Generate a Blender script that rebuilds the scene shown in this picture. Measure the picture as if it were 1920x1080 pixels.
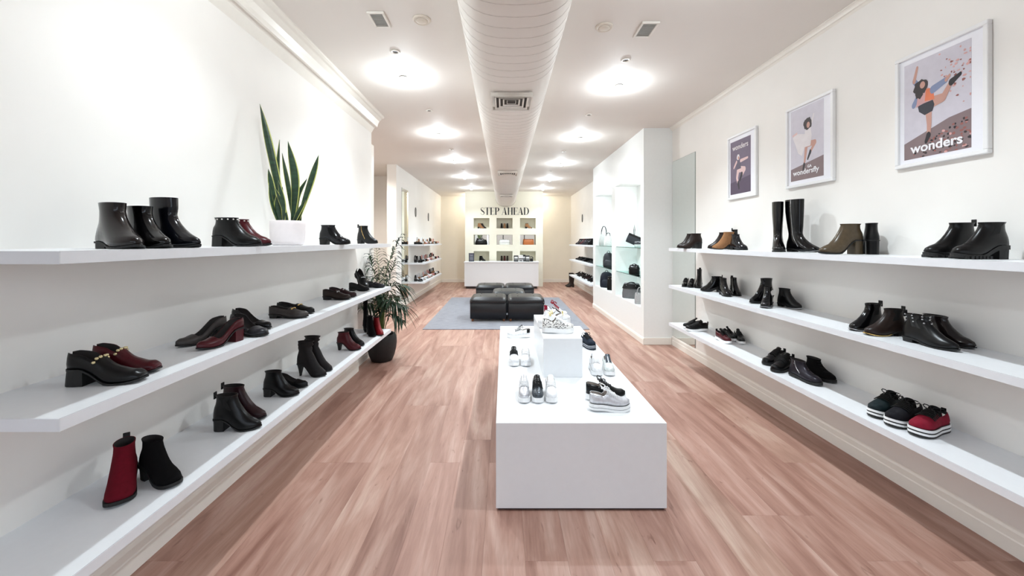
import bpy, math, random
import numpy as np
random.seed(7)
R = math.radians
# ------------------------------------------------------------------ clear
for o in list(bpy.data.objects): bpy.data.objects.remove(o)
scene = bpy.context.scene
COL = scene.collection
# ------------------------------------------------------------------ camera
F = 720.0; VX, VY, EYE = 945.0, 452.0, 1.5        # focal length in px, vanishing point, eye height
cd = bpy.data.cameras.new('camera'); cam = bpy.data.objects.new('camera', cd); COL.objects.link(cam)
cd.sensor_width = 36.0; cd.lens = F/1920*36.0
cd.shift_x = (960-VX)/1920; cd.shift_y = -(540-VY)/1920
cam.location = (0, 0, EYE); cam.rotation_euler = (R(90), 0, 0); cd.clip_start = .05
scene.camera = cam
# ------------------------------------------------------------------ world (daylight through the open shopfront behind the camera)
w = bpy.data.worlds.new('sky'); scene.world = w; w.use_nodes = True
bg = w.node_tree.nodes['Background']; bg.inputs[0].default_value = (.74, .86, 1, 1); bg.inputs[1].default_value = 1.55
# ------------------------------------------------------------------ view
vs = scene.view_settings
vs.view_transform = 'Standard'; vs.look = 'None'; vs.gamma = 1; vs.use_curve_mapping = False
vs.exposure = 1.3
DOWNLIGHT_W = 62.0
CEIL = 3.139

# ================================================================== helpers
def srgb(r, g, b):
    f = lambda c: (c/255/12.92) if c/255 <= .04045 else ((c/255+.055)/1.055)**2.4
    return (f(r), f(g), f(b), 1)
MATS = {}
def mat(name, col, rough=.5, metal=0., var=.06, scale=30., bump=0., coat=0., spec=.5, sheen=0., emit=0., trans=0., stretch=(1, 1, 1)):
    if name in MATS: return MATS[name]
    m = bpy.data.materials.new(name); m.use_nodes = True
    nt = m.node_tree; b = nt.nodes['Principled BSDF']; L = nt.links
    b.inputs['Roughness'].default_value = rough; b.inputs['Metallic'].default_value = metal
    b.inputs['Specular IOR Level'].default_value = spec
    b.inputs['Coat Weight'].default_value = coat; b.inputs['Coat Roughness'].default_value = .08
    b.inputs['Sheen Weight'].default_value = sheen
    b.inputs['Transmission Weight'].default_value = trans
    c = srgb(*col)
    tc = nt.nodes.new('ShaderNodeTexCoord'); mp = nt.nodes.new('ShaderNodeMapping')
    mp.inputs['Scale'].default_value = stretch
    n = nt.nodes.new('ShaderNodeTexNoise'); n.inputs['Scale'].default_value = scale; n.inputs['Detail'].default_value = 4
    L.new(tc.outputs['Object'], mp.inputs['Vector']); L.new(mp.outputs['Vector'], n.inputs['Vector'])
    cr = nt.nodes.new('ShaderNodeValToRGB')
    cr.color_ramp.elements[0].position = .3; cr.color_ramp.elements[1].position = .7
    cr.color_ramp.elements[0].color = tuple(max(0, x*(1-var)) for x in c[:3])+(1,)
    cr.color_ramp.elements[1].color = tuple(min(1, x*(1+var)) for x in c[:3])+(1,)
    L.new(n.outputs['Fac'], cr.inputs['Fac']); L.new(cr.outputs['Color'], b.inputs['Base Color'])
    if bump:
        bp = nt.nodes.new('ShaderNodeBump'); bp.inputs['Strength'].default_value = bump; bp.inputs['Distance'].default_value = .002
        L.new(n.outputs['Fac'], bp.inputs['Height']); L.new(bp.outputs['Normal'], b.inputs['Normal'])
    if emit:
        b.inputs['Emission Color'].default_value = c; b.inputs['Emission Strength'].default_value = emit
    MATS[name] = m
    return m

class MB:
    """collects vertices and faces of ONE mesh"""
    def __init__(s): s.v = []; s.f = []; s.m = []
    def add(s, vs, fs, mi=0):
        o = len(s.v); s.v += [tuple(map(float, q)) for q in vs]
        for f in fs: s.f.append(tuple(i+o for i in f)); s.m.append(mi)
        return s
    def box(s, x0, x1, y0, y1, z0, z1, mi=0):
        vs = [(x0,y0,z0),(x1,y0,z0),(x1,y1,z0),(x0,y1,z0),(x0,y0,z1),(x1,y0,z1),(x1,y1,z1),(x0,y1,z1)]
        return s.add(vs, [(0,3,2,1),(4,5,6,7),(0,1,5,4),(1,2,6,5),(2,3,7,6),(3,0,4,7)], mi)
    def bbox(s, x0, x1, y0, y1, z0, z1, c=.004):
        """box with chamfered edges: lofted rings"""
        def ring(a, z): return [(x0+a,y0,z),(x1-a,y0,z),(x1,y0+a,z),(x1,y1-a,z),(x1-a,y1,z),(x0+a,y1,z),(x0,y1-a,z),(x0,y0+a,z)]
        def shr(r, a): return [(min(max(x,x0+a),x1-a), min(max(y,y0+a),y1-a), z) for x,y,z in r]
        return s.loft([shr(ring(c,z0),c), ring(c,z0+c), ring(c,z1-c), shr(ring(c,z1),c)])
    def loft(s, rings, closed=True, cap0=True, cap1=True, mi=0):
        n = len(rings[0]); vs = [q for r in rings for q in r]; fs = []
        for i in range(len(rings)-1):
            for j in range(n if closed else n-1):
                k = (j+1) % n
                fs.append((i*n+j, i*n+k, (i+1)*n+k, (i+1)*n+j))
        if closed and cap0: fs.append(tuple(range(n-1,-1,-1)))
        if closed and cap1: fs.append(tuple((len(rings)-1)*n+j for j in range(n)))
        return s.add(vs, fs, mi)
    def tube(s, pts, r, n=6, caps=True, mi=0):
        pts = [np.array(p, float) for p in pts]; rings = []
        rr = r if hasattr(r, '__len__') else [r]*len(pts)
        up = np.array((0,0,1.))
        for i, p in enumerate(pts):
            t = pts[min(i+1,len(pts)-1)]-pts[max(i-1,0)]; t = t/(np.linalg.norm(t)+1e-9)
            a = np.cross(t, up)
            if np.linalg.norm(a) < .05: a = np.cross(t, np.array((1.,0,0)))
            a /= np.linalg.norm(a); b = np.cross(a, t)
            rings.append([tuple(p+rr[i]*(math.cos(2*math.pi*k/n)*a+math.sin(2*math.pi*k/n)*b)) for k in range(n)])
        return s.loft(rings, True, caps, caps, mi)
    def lathe(s, prof, n=24, c=(0,0,0), cap0=True, cap1=True, mi=0):
        return s.loft([[(c[0]+r*math.cos(2*math.pi*k/n), c[1]+r*math.sin(2*math.pi*k/n), c[2]+z) for k in range(n)] for r, z in prof], True, cap0, cap1, mi)
    def ball(s, c, r, n=8, mi=0, sc=(1,1,1)):
        rings = []
        for i in range(1, n//2+1):
            a = math.pi*i/(n//2+1)
            rings.append([(c[0]+sc[0]*r*math.sin(a)*math.cos(2*math.pi*k/n), c[1]+sc[1]*r*math.sin(a)*math.sin(2*math.pi*k/n), c[2]-sc[2]*r*math.cos(a)) for k in range(n)])
        return s.loft(rings, True, True, True, mi)
    def poly(s, pts, mi=0): return s.add(pts, [tuple(range(len(pts)))], mi)
    def mesh(s, name, mats, smooth=False):
        me = bpy.data.meshes.new(name); me.from_pydata(s.v, [], s.f)
        for m in (mats if isinstance(mats, (list, tuple)) else [mats]): me.materials.append(m)
        me.polygons.foreach_set('material_index', s.m)
        if smooth: me.polygons.foreach_set('use_smooth', [True]*len(s.f))
        me.update()
        return me
    def build(s, name, mats, parent=None, smooth=False):
        o = bpy.data.objects.new(name, s.mesh(name, mats, smooth)); COL.objects.link(o)
        if parent: o.parent = parent
        if smooth and smooth != 'all':
            try:
                pass
            except Exception: pass
        return o
def auto_smooth(o, ang=40):
    o.data.set_sharp_from_angle(angle=R(ang))
def tag(o, label=None, cat=None, group=None, kind=None):
    if label: o['label'] = label
    if cat: o['category'] = cat
    if group: o['group'] = group
    if kind: o['kind'] = kind
    return o
def thing(name, label, cat, loc=(0,0,0), rz=0, group=None):
    o = bpy.data.objects.new(name, None); COL.objects.link(o); o.empty_display_size = .05
    o.location = loc; o.rotation_euler = (0, 0, rz)
    return tag(o, label, cat, group)
def structure(name, mb, m, smooth=False):
    return tag(mb.build(name, m, None, smooth), kind='structure')
def pt(px, d): return ((px-VX)*d/F, d)            # a column of the picture and a real distance -> floor-plan point
def lamp(name, kind, loc, energy, col=(1,1,1), size=.04, parent=None, rot=None, spot=None, blend=.5):
    l = bpy.data.lights.new(name, kind); l.energy = energy; l.color = col
    if kind in ('POINT','SPOT'): l.shadow_soft_size = size
    if kind == 'SPOT': l.spot_size = R(spot); l.spot_blend = blend
    o = bpy.data.objects.new(name, l); COL.objects.link(o); o.location = loc
    if rot: o.rotation_euler = rot
    if parent: o.parent = parent
    return o

# ================================================================== materials
M_WALL = mat('wall_paint', (242,239,234), .6, var=.015, scale=3)
M_WALLC = mat('cream_wall_paint', (240,233,218), .6, var=.015, scale=3)
M_CEIL = mat('ceiling_paint', (232,226,219), .7, var=.012, scale=2)
M_TRIM = mat('trim_gloss_paint', (238,233,224), .35, var=.01)
M_UNIT = mat('unit_white_lacquer', (241,243,241), .4, var=.01)
M_SHELF = mat('shelf_white_melamine', (232,234,236), .35, var=.01)
M_EDGE = mat('shelf_edge_band', (228,230,234), .35, var=.01)
M_SEAM = mat('edge_seam_grey', (120,116,118), .5)
M_TABLE = mat('table_white_laminate', (236,238,240), .3, var=.008)
M_DARK = mat('dark_kickboard', (52,40,38), .6)
M_DUCT = mat('duct_white_fabric', (236,230,222), .6, var=.015, scale=6)
M_RIB = mat('duct_rib_paint', (230,224,216), .6)
M_BLACK = mat('black_plastic', (18,18,20), .4)
M_GREY = mat('grey_plastic', (120,122,124), .5)
M_WHITE = mat('white_plastic', (240,240,240), .4, var=.01)
M_GLASSG = mat('mirror_edge_glass', (70,92,86), .2)
M_GOLD = mat('gold_metal', (214,180,110), .25, metal=1.)
M_STEEL = mat('steel_metal', (190,190,192), .3, metal=1.)
M_MIRROR = mat('mirror_silver', (236,240,237), .02, metal=1., var=.004)
M_LED = mat('lamp_diffuser', (255,252,246), .5, emit=14.)
M_LEDC = mat('bay_lamp_diffuser', (248,254,255), .5, emit=8.)
def glass_mat():
    m = bpy.data.materials.new('shelf_glass'); m.use_nodes = True; nt = m.node_tree
    nt.nodes.remove(nt.nodes['Principled BSDF'])
    out = nt.nodes['Material Output']; mx = nt.nodes.new('ShaderNodeMixShader')
    t = nt.nodes.new('ShaderNodeBsdfTransparent'); g = nt.nodes.new('ShaderNodeBsdfGlossy'); fr = nt.nodes.new('ShaderNodeFresnel')
    t.inputs[0].default_value = (.93,.975,.965,1); g.inputs['Roughness'].default_value = .03; fr.inputs[0].default_value = 1.45
    g.inputs['Color'].default_value = (.8,.95,.92,1)
    nt.links.new(fr.outputs[0], mx.inputs[0]); nt.links.new(t.outputs[0], mx.inputs[1]); nt.links.new(g.outputs[0], mx.inputs[2]); nt.links.new(mx.outputs[0], out.inputs[0])
    return m
M_GLASS = glass_mat()
def plank_mat():
    m = bpy.data.materials.new('oak_plank'); m.use_nodes = True; nt = m.node_tree; N = nt.nodes; L = nt.links
    b = N['Principled BSDF']; b.inputs['Roughness'].default_value = .42; b.inputs['Specular IOR Level'].default_value = .35
    tc = N.new('ShaderNodeTexCoord'); oi = N.new('ShaderNodeObjectInfo')
    ad = N.new('ShaderNodeVectorMath'); ad.operation = 'ADD'
    sc = N.new('ShaderNodeVectorMath'); sc.operation = 'SCALE'; sc.inputs['Scale'].default_value = 37.0
    cb = N.new('ShaderNodeCombineXYZ')
    for i in range(3): L.new(oi.outputs['Random'], cb.inputs[i])
    L.new(cb.outputs[0], sc.inputs[0]); L.new(tc.outputs['Object'], ad.inputs[0]); L.new(sc.outputs[0], ad.inputs[1])
    def noise(scale, st, det, rough=.55, dist=0.):
        mp = N.new('ShaderNodeMapping'); mp.inputs['Scale'].default_value = st
        n = N.new('ShaderNodeTexNoise'); n.inputs['Scale'].default_value = scale; n.inputs['Detail'].default_value = det
        n.inputs['Roughness'].default_value = rough; n.inputs['Distortion'].default_value = dist
        L.new(ad.outputs[0], mp.inputs['Vector']); L.new(mp.outputs[0], n.inputs['Vector']); return n
    n1 = noise(1.0, (7,.8,1), 4, .55, .9)        # broad streaks
    n2 = noise(1.0, (70,5,1), 5, .6, .8)        # fine grain
    n3 = noise(1.0, (24,6,1), 2, .5, 1.2)         # knots
    r1 = N.new('ShaderNodeValToRGB'); e = r1.color_ramp.elements
    e[0].position = .28; e[0].color = srgb(136,100,87); e[1].position = .74; e[1].color = srgb(192,166,153)
    x = e.new(.5); x.color = srgb(168,134,120)
    L.new(n1.outputs['Fac'], r1.inputs['Fac'])
    r2 = N.new('ShaderNodeValToRGB'); e = r2.color_ramp.elements
    e[0].position = .30; e[0].color = (.86,.83,.81,1); e[1].position = .62; e[1].color = (1.05,1.05,1.05,1)
    L.new(n2.outputs['Fac'], r2.inputs['Fac'])
    mu = N.new('ShaderNodeMixRGB'); mu.blend_type = 'MULTIPLY'; mu.inputs[0].default_value = .8
    L.new(r1.outputs[0], mu.inputs[1]); L.new(r2.outputs[0], mu.inputs[2])
    r3 = N.new('ShaderNodeValToRGB'); e = r3.color_ramp.elements
    e[0].position = .20; e[0].color = srgb(140,100,85); e[1].position = .33; e[1].color = (1,1,1,1)
    L.new(n3.outputs['Fac'], r3.inputs['Fac'])
    m3 = N.new('ShaderNodeMixRGB'); m3.blend_type = 'MULTIPLY'; m3.inputs[0].default_value = .6
    L.new(mu.outputs[0], m3.inputs[1]); L.new(r3.outputs[0], m3.inputs[2])
    r4 = N.new('ShaderNodeValToRGB'); e = r4.color_ramp.elements      # plank to plank
    e[0].color = (.90,.85,.83,1); e[1].color = (1.05,1.07,1.04,1); x = e.new(.5); x.color = (1.02,.96,.95,1)
    L.new(oi.outputs['Random'], r4.inputs['Fac'])
    m4 = N.new('ShaderNodeMixRGB'); m4.blend_type = 'MULTIPLY'; m4.inputs[0].default_value = 1
    L.new(m3.outputs[0], m4.inputs[1]); L.new(r4.outputs[0], m4.inputs[2])
    L.new(m4.outputs[0], b.inputs['Base Color'])
    bp = N.new('ShaderNodeBump'); bp.inputs['Strength'].default_value = .12; bp.inputs['Distance'].default_value = .001
    L.new(n2.outputs['Fac'], bp.inputs['Height']); L.new(bp.outputs[0], b.inputs['Normal'])
    return m
M_PLANK = plank_mat()

# ================================================================== room shell
XR = 2.44; XLU = -1.75; XLP = -1.69; Y0 = -1.9; YB = 14.0
floor = structure('floor', MB().box(-3.95, 2.6, Y0-.1, YB+.15, -.12, -.014), mat('subfloor', (120,85,70), .8))
PW = .2
def plank_mesh(wd, ln):
    return MB().bbox(-wd/2, wd/2, -ln/2, ln/2, -.013, 0, .0005).mesh('plank', M_PLANK)
pm = {}
nplank = 0
ix = 0
x = -3.9
while x < 2.58:
    y = (5.0 if x+PW < -2.05 else Y0)
    yend = 9.72 if x+PW < -2.3 else YB
    first = True
    while y < yend-.01:
        ln = 2.0
        if first: ln = random.choice((.5,.8,1.1,1.4,1.7,2.0))
        first = False
        ln = round(min(ln, yend-y), 3)
        if ln not in pm: pm[ln] = plank_mesh(PW-.0003, ln-.0003)
        o = bpy.data.objects.new('plank', pm[ln]); COL.objects.link(o); o.parent = floor
        o.location = (x+PW/2, y+ln/2, 0); nplank += 1
        y += ln
    x += PW
ceiling = structure('ceiling', MB().box(-3.95, 2.6, Y0-.1, YB+.15, CEIL, CEIL+.12), M_CEIL)
wl = structure('wall_left', MB().box(-1.95, XLU, Y0, 5.065, 0, CEIL).box(-3.95, -1.95, 4.93, 5.065, 0, CEIL), M_WALL)
MB().box(XLU-.01, XLP, Y0, 4.43, 0, 1.432).build('shelf_backing_panel', M_WALL, wl)
structure('wall_right', MB().box(XR, XR+.16, Y0, YB+.15, 0, CEIL), M_WALL)
structure('wall_back', MB().box(-2.5, XR, YB, YB+.15, 0, CEIL), M_WALLC)
structure('wall_left_far', MB().box(-2.5, -2.3, 8.2, YB, 0, CEIL), M_WALL)
structure('wall_alcove', MB().box(-3.95, -2.5, 9.72, 9.87, 0, CEIL).box(-3.95, -3.8, 5.065, 9.72, 0, CEIL), M_WALL)
# shopfront behind the viewer: piers and a header round an open entrance
wf = structure('wall_front', MB().box(-1.95, -1.6, Y0-.1, Y0, 0, CEIL).box(2.25, 2.6, Y0-.1, Y0, 0, CEIL).box(-1.6, 2.25, Y0-.1, Y0, 2.75, CEIL), M_WALL)
shop = thing('shopfront_frame', 'dark metal shopfront frame at the street end, behind the viewer', 'window frame', (.325, Y0-.05, 0))
shop['kind'] = 'structure'; del shop['label']; del shop['category']; shop.name = 'window_1'
for k in range(6):
    xk = -1.925+.77*k; MB().bbox(max(xk-.03,-1.925), min(xk+.03,1.925), -.03, .03, 0, 2.75, .003).build('mullion', M_BLACK, shop)
MB().bbox(-1.9,1.9,-.03,.03,2.1,2.16,.003).build('transom', M_BLACK, shop); MB().bbox(-1.9,1.9,-.03,.03,0,.3,.003).build('stall_riser', M_BLACK, shop)
structure('ground', MB().box(-14,14,-22,Y0-.1,-.2,-.1), mat('street_asphalt',(96,94,92),.9,var=.2,scale=3))
mbx = MB()
for fx in range(-14,14,4): mbx.box(fx,fx+3.9,-22.4,-22,-.1,5.2+(fx*7%5)*.6)
structure('wall_opposite', mbx, mat('street_facade',(168,150,136),.8,var=.1,scale=.6))
# cornices
def cornice_profile(xw, sgn, wdt, hgt):
    p = [(0,0),(.004,.0),(.12,.16),(.22,.30),(.34,.38),(.40,.34),(.47,.37),(.52,.52),(.62,.70),(.80,.84),(.92,.87),(1,.92),(1,1),(0,1)]
    return [(xw+sgn*a*wdt, CEIL-hgt+b*hgt) for a, b in p]
def extrude_profile(prof, y0, y1):
    return MB().loft([[(x,y0,z) for x,z in prof], [(x,y1,z) for x,z in prof]])
structure('trim_1', extrude_profile(cornice_profile(XLU, 1, .17, .215), Y0, 5.065), M_TRIM)
structure('trim_2', extrude_profile(cornice_profile(XR, -1, .045, .05), Y0, 5.567), M_TRIM)
structure('trim_3', MB().bbox(-1.86, -1.757, 5.075, 5.19, 0, 2.79, .006), M_TRIM)      # door jamb at the alcove opening
def skirting(name, x, sgn, y0, y1, h=.13, t=.014):
    pr = [(x,0),(x+sgn*t,0),(x+sgn*t,h*.55),(x+sgn*t*.75,h*.6),(x+sgn*t*.75,h*.86),(x+sgn*t*.35,h*.95),(x,h)]
    return structure(name, extrude_profile(pr, y0, y1), M_TRIM)
skirting('baseboard_left', XLP, 1, Y0, 4.43)
skirting('baseboard_left_rear', XLU, 1, 4.43, 5.065)
skirting('baseboard_right', XR, -1, Y0, 5.567)
skirting('baseboard_right_far', XR, -1, 8.73, YB)
skirting('baseboard_left_far', -2.3, 1, 8.2, YB)
structure('baseboard_back', MB().bbox(-2.28, -1.29, YB-.014, YB, 0, .12, .003).bbox(1.29, XR-.015, YB-.014, YB, 0, .12, .003), M_TRIM)
# ---- feature wall with nine niches
FY = 12.7; FX0, FX1 = -1.288, 1.288
ncol = [(-1.005,-.485), (-.247,.282), (.529,1.05)]
nrow = [(.83,1.165), (1.376,1.71), (1.918,2.262)]
mb = MB(); xs = [FX0]+[v for c in ncol for v in c]+[FX1]; zs_ = [0]+[v for c in nrow for v in c]+[CEIL]
for i in range(len(xs)-1):
    for j in range(len(zs_)-1):
        if not (i % 2 == 1 and j % 2 == 1): mb.box(xs[i], xs[i+1], FY, FY+.32, zs_[j], zs_[j+1])
mb.box(FX0, FX1, FY+.32, FY+.36, 0, CEIL)
wfeat = structure('wall_feature', mb, mat('feature_wall_paint', (244,240,222), .55, var=.01, scale=3))
for c in ncol:
    MB().box(c[0], c[1], FY+.30, FY+.319, nrow[1][0], nrow[1][1]).build('mirror_back', M_MIRROR, wfeat)

# ================================================================== ceiling duct
DX0, DX1, ZS, ZBOT = -.27, .39, 1.5+1.47, 1.5+1.15
def duct_prof(g=0.):
    c = (DX0+DX1)/2; a = (DX1-DX0)/2+g; p = [(c-a, CEIL-.001)]
    for k in range(0, 17):
        t = math.pi*k/16
        ca, sa = math.cos(t), math.sin(t); n = 2/2.7
        p.append((c-a*math.copysign(abs(ca)**n, ca), ZS-(ZS-ZBOT+g)*abs(sa)**n))
    p.append((c+a, CEIL-.001)); return p
duct = thing('air_duct', 'long white fabric air duct hanging along the middle of the ceiling', 'air duct', (0,0,CEIL))
def dz(mb): mb.v = [(x,y,z-CEIL) for x,y,z in mb.v]; return mb
o = dz(extrude_profile(duct_prof(), Y0, FY-.01)).build('duct_body', M_DUCT, duct, True); auto_smooth(o, 50)
rm = None
yy = 1.25
while yy < 9.5:
    if not any(abs(yy-q) < .22 for q in (3.12, 6.42, 9.63)):
        if rm is None:
            m2 = MB(); P = duct_prof(.0022); P0 = duct_prof(-.002)
            m2.loft([[(x,-.005,z-CEIL) for x,z in P0],[(x,-.002,z-CEIL) for x,z in P],[(x,.002,z-CEIL) for x,z in P],[(x,.005,z-CEIL) for x,z in P0]])
            rm = m2.mesh('duct_rib', M_RIB, True)
        o = bpy.data.objects.new('duct_rib', rm); COL.objects.link(o); o.parent = duct; o.location = (0, yy, 0)
    yy += .1035
o = dz(MB().loft([[(x,FY-.03,z) for x,z in duct_prof(.003)],[(x,FY-.012,z) for x,z in duct_prof(.003)]])).build('end_seam', mat('duct_end_trim',(128,112,92),.6), duct)
for k, yc in enumerate((3.12, 6.42, 9.63)):
    t = thing('air_diffuser', ['square louvred air diffuser under the duct nearest the viewer','square louvred air diffuser halfway along the duct','square louvred air diffuser at the far end of the duct'][k], 'air vent', ((DX0+DX1)/2, yc, ZBOT-.0035), 0, 'diffusers under the duct')
    s = .165
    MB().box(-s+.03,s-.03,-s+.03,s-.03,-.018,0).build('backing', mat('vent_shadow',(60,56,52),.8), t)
    c_ = s-.004; MB().box(-c_,c_,-c_,-c_+.006,-.026,0).box(-c_,c_,c_-.006,c_,-.026,0).box(-c_,-c_+.006,-c_+.006,c_-.006,-.026,0).box(c_-.006,c_,-c_+.006,c_-.006,-.026,0).build('collar', M_TRIM, t)
    for q in range(5):
        a = s-.032*q; zq = -.036+.004*q
        fm = MB()
        ro = [(-a,-a,zq),(a,-a,zq),(a,a,zq),(-a,a,zq)]; b2 = a-.012
        ri = [(-b2,-b2,zq+.006),(b2,-b2,zq+.006),(b2,b2,zq+.006),(-b2,b2,zq+.006)]
        ro2 = [(x,y,z+.012) for x,y,z in ro]; ri2 = [(x,y,z+.012) for x,y,z in ri]
        fm.loft([ro,ri,ri2,ro2,ro], True, False, False)
        fm.build('frame' if q == 0 else 'louvre', M_TRIM, t)

# ================================================================== ceiling fittings
left_y = [1.85, 3.81, 5.84, 7.76, 9.75, 11.8]
right_y = [2.02, 4.01, 6.05, 8.08, 10.1, 11.9]
ords = ['first','second','third','fourth','fifth','sixth','seventh','eighth','ninth','tenth','eleventh','twelfth','thirteenth','fourteenth']
def downlight(x, y, label, sgn, k=1.):
    t = thing('ceiling_spotlight', label, 'spotlight', (x,y,CEIL), 0, 'lit ceiling spotlights')
    MB().lathe([(.052,0),(.055,-.004),(.05,-.010),(.040,-.010),(.038,0)], 20).build('trim_ring', M_TRIM, t, True)
    MB().lathe([(.036,-.006),(.036,-.03),(.033,-.034)], 16).build('lamp_body', M_STEEL, t, True)
    MB().lathe([(.035,-.0305),(.036,-.048),(.028,-.060),(.012,-.067),(.004,-.068)], 16).build('bulb', M_LED, t, True)
    lamp('spotlight_light', 'SPOT', (0,0,-.105), DOWNLIGHT_W*k, (.835,.935,1), .035, t, (0,0,0), 132, 1.)
    lamp('spill_light', 'POINT', (0,0,-.105), 5., (.835,.935,1), .03, t)
for k, y in enumerate(left_y):
    downlight(-1.0, y, 'lit ceiling spotlight over the left shelves, '+['just above the viewer, out of view','nearest one in view','second one in view','third one in view','fourth one in view','farthest one, by the feature wall'][k], -1, (.42,.7,1,1,1,.66)[k])
for k, y in enumerate(right_y):
    downlight(1.2, y, 'lit ceiling spotlight over the right side, '+['just above the viewer, out of view','nearest one in view','second one in view','third one in view','fourth one in view','farthest one, by the feature wall'][k], 1, (.85,1.0,1.15,1.15,1,.7)[k])
for side, xx, ys in (('left', -.94, (3.32,4.82,6.86,8.81,10.8)), ('right', 1.1, (3.47,4.98,7.02,9.0,10.95))):
    for k, y in enumerate(ys):
        t = thing('recessed_downlight', 'small unlit recessed downlight with dark centre, %s from the front on the %s' % (ords[k], side), 'downlight', (xx,y,CEIL), 0, 'unlit recessed downlights')
        MB().lathe([(.042,0),(.044,-.004),(.036,-.009),(.024,-.007),(.022,.0)], 20).build('trim_ring', M_TRIM, t, True)
        MB().lathe([(.024,-.001),(.018,-.004),(.006,-.002)], 14).build('lamp_well', mat('lamp_well_dark',(70,66,62),.4), t, True)
for x, y, lb in ((-.608,2.84,'left'), (.766,2.935,'right')):
    t = thing('ceiling_speaker', 'round cream ceiling speaker on the %s of the duct' % lb, 'speaker', (x,y,CEIL))
    MB().lathe([(.066,0),(.066,-.006),(.058,-.014),(.054,-.012)], 28).build('rim', mat('cream_plastic',(228,218,204),.5), t, True)
    MB().lathe([(.054,-.010),(.03,-.016),(.005,-.018)], 28).build('grille', mat('speaker_grille',(222,212,198),.7,bump=.6,scale=300), t, True)
for x0, x1, y0, y1, lb in ((-.982,-.858,2.735,2.935,'left'), (1.03,1.165,2.86,3.075,'right')):
    t = thing('ceiling_vent', 'rectangular framed ceiling vent with grey grille on the %s of the duct' % lb, 'air vent', ((x0+x1)/2,(y0+y1)/2,CEIL))
    hx, hy = (x1-x0)/2, (y1-y0)/2
    f = .018
    MB().bbox(-hx,hx,-hy,-hy+f,-.014,0,.003).bbox(-hx,hx,hy-f,hy,-.014,0,.003).bbox(-hx,-hx+f,-hy+f,hy-f,-.014,0,.003).bbox(hx-f,hx,-hy+f,hy-f,-.014,0,.003).build('frame', M_TRIM, t)
    MB().box(-hx+f,hx-f,-hy+f,hy-f,-.003,0).build('backing', mat('vent_grey',(132,132,128),.6), t)
    sm = MB().box(-hx+f,hx-f,-.0025,.0025,-.010,-.003).mesh('slat', mat('vent_slat',(176,176,170),.5))
    n = int((2*hy-2*f)/.012)
    for k in range(n):
        o = bpy.data.objects.new('slat', sm); COL.objects.link(o); o.parent = t; o.location = (0, -hy+f+.006+k*.012, 0)

# ================================================================== wall shelves
def wall_shelf(label, xw, xf, y0, y1, ztop, th=.038):
    """board fixed to the wall plane xw, front edge at xf"""
    t = thing('wall_shelf', label, 'shelf', ((xw+xf)/2, (y0+y1)/2, ztop-th), 0, 'long white wall shelves')
    cx, cy = (xw+xf)/2, (y0+y1)/2; a, b = sorted((xw-cx, xf-cx)); hy = (y1-y0)/2
    s = 1 if xf > xw else -1; e = .0025
    fx = xf-cx
    ix0, ix1 = (a, fx-e) if s > 0 else (fx+e, b)
    MB().box(ix0, ix1, -hy+e, hy-e, 0, th).build('board', M_SHELF, t)
    q = sorted((fx, fx-s*e*.8))
    MB().box(q[0], q[1], -hy+e, hy-e, .0006, th-.0006).build('front_edge_band', M_EDGE, t)
    MB().box(a, b, -hy, -hy+e*.8, .0006, th-.0006).build('end_edge_band', M_EDGE, t)
    MB().box(a, b, hy-e*.8, hy, .0006, th-.0006).build('end_edge_band', M_EDGE, t)
    q = sorted((fx-s*e, fx-s*e*.8))
    MB().box(q[0], q[1], -hy+e, hy-e, .0002, th-.0002).build('edge_seam', M_SEAM, t)
    return t
ZL = {'top':1.471, 'middle':.988, 'bottom':.505}
ZR = {'top':1.415, 'middle':.954, 'bottom':.485}
wall_shelf('top white shelf of the near left wall, holding boots and the snake plant', XLU, -1.28, 1.105, 4.35, ZL['top'])
wall_shelf('middle white shelf of the near left wall, holding pumps and loafers', XLP, -1.28, 1.105, 4.35, ZL['middle'])
wall_shelf('bottom white shelf of the near left wall, holding heeled ankle boots', XLP, -1.28, 1.105, 4.35, ZL['bottom'])
wall_shelf('top white shelf of the near right wall, under the framed posters', XR, 2.055, 1.1, 4.79, ZR['top'])
wall_shelf('middle white shelf of the near right wall, holding black ankle boots', XR, 2.055, 1.1, 4.79, ZR['middle'])
wall_shelf('bottom white shelf of the near right wall, holding sneakers', XR, 2.055, 1.1, 4.79, ZR['bottom'])
ZF = {'top':1.42, 'middle':.973, 'bottom':.51}
for nm in ('top','middle','bottom'):
    wall_shelf('%s white shelf on the far left wall, full of light shoes' % nm, -2.3, -1.93, 9.25, 11.9, ZF[nm])
    wall_shelf('%s white shelf on the far right wall, full of dark shoes' % nm, XR, 1.98, 8.86, 11.65, ZF[nm]-.02)

# ================================================================== mirrors
def mirror(label, x, s, y0, y1, z0, z1, th=.006):
    t = thing('wall_mirror', label, 'mirror', (x+s*th/2, (y0+y1)/2, z0))
    hy = (y1-y0)/2
    MB().box(-th/2 if s > 0 else -th/2+.0012, th/2-.0012 if s > 0 else th/2, -hy, hy, 0, z1-z0).build('glass_edge', M_GLASSG, t)
    a = th/2-.001 if s > 0 else -th/2
    MB().box(a, a+.001, -hy+.002, hy-.002, .002, z1-z0-.002).build('reflecting_face', M_MIRROR, t)
    return t
mirror('tall frameless mirror on the right wall at the end of the shelves', XR, -1, 4.89, 5.55, .135, 2.64)
mirror('tall frameless mirror on the far left wall beside the shelves', -2.3, 1, 8.62, 9.2, .165, 2.7)

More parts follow.
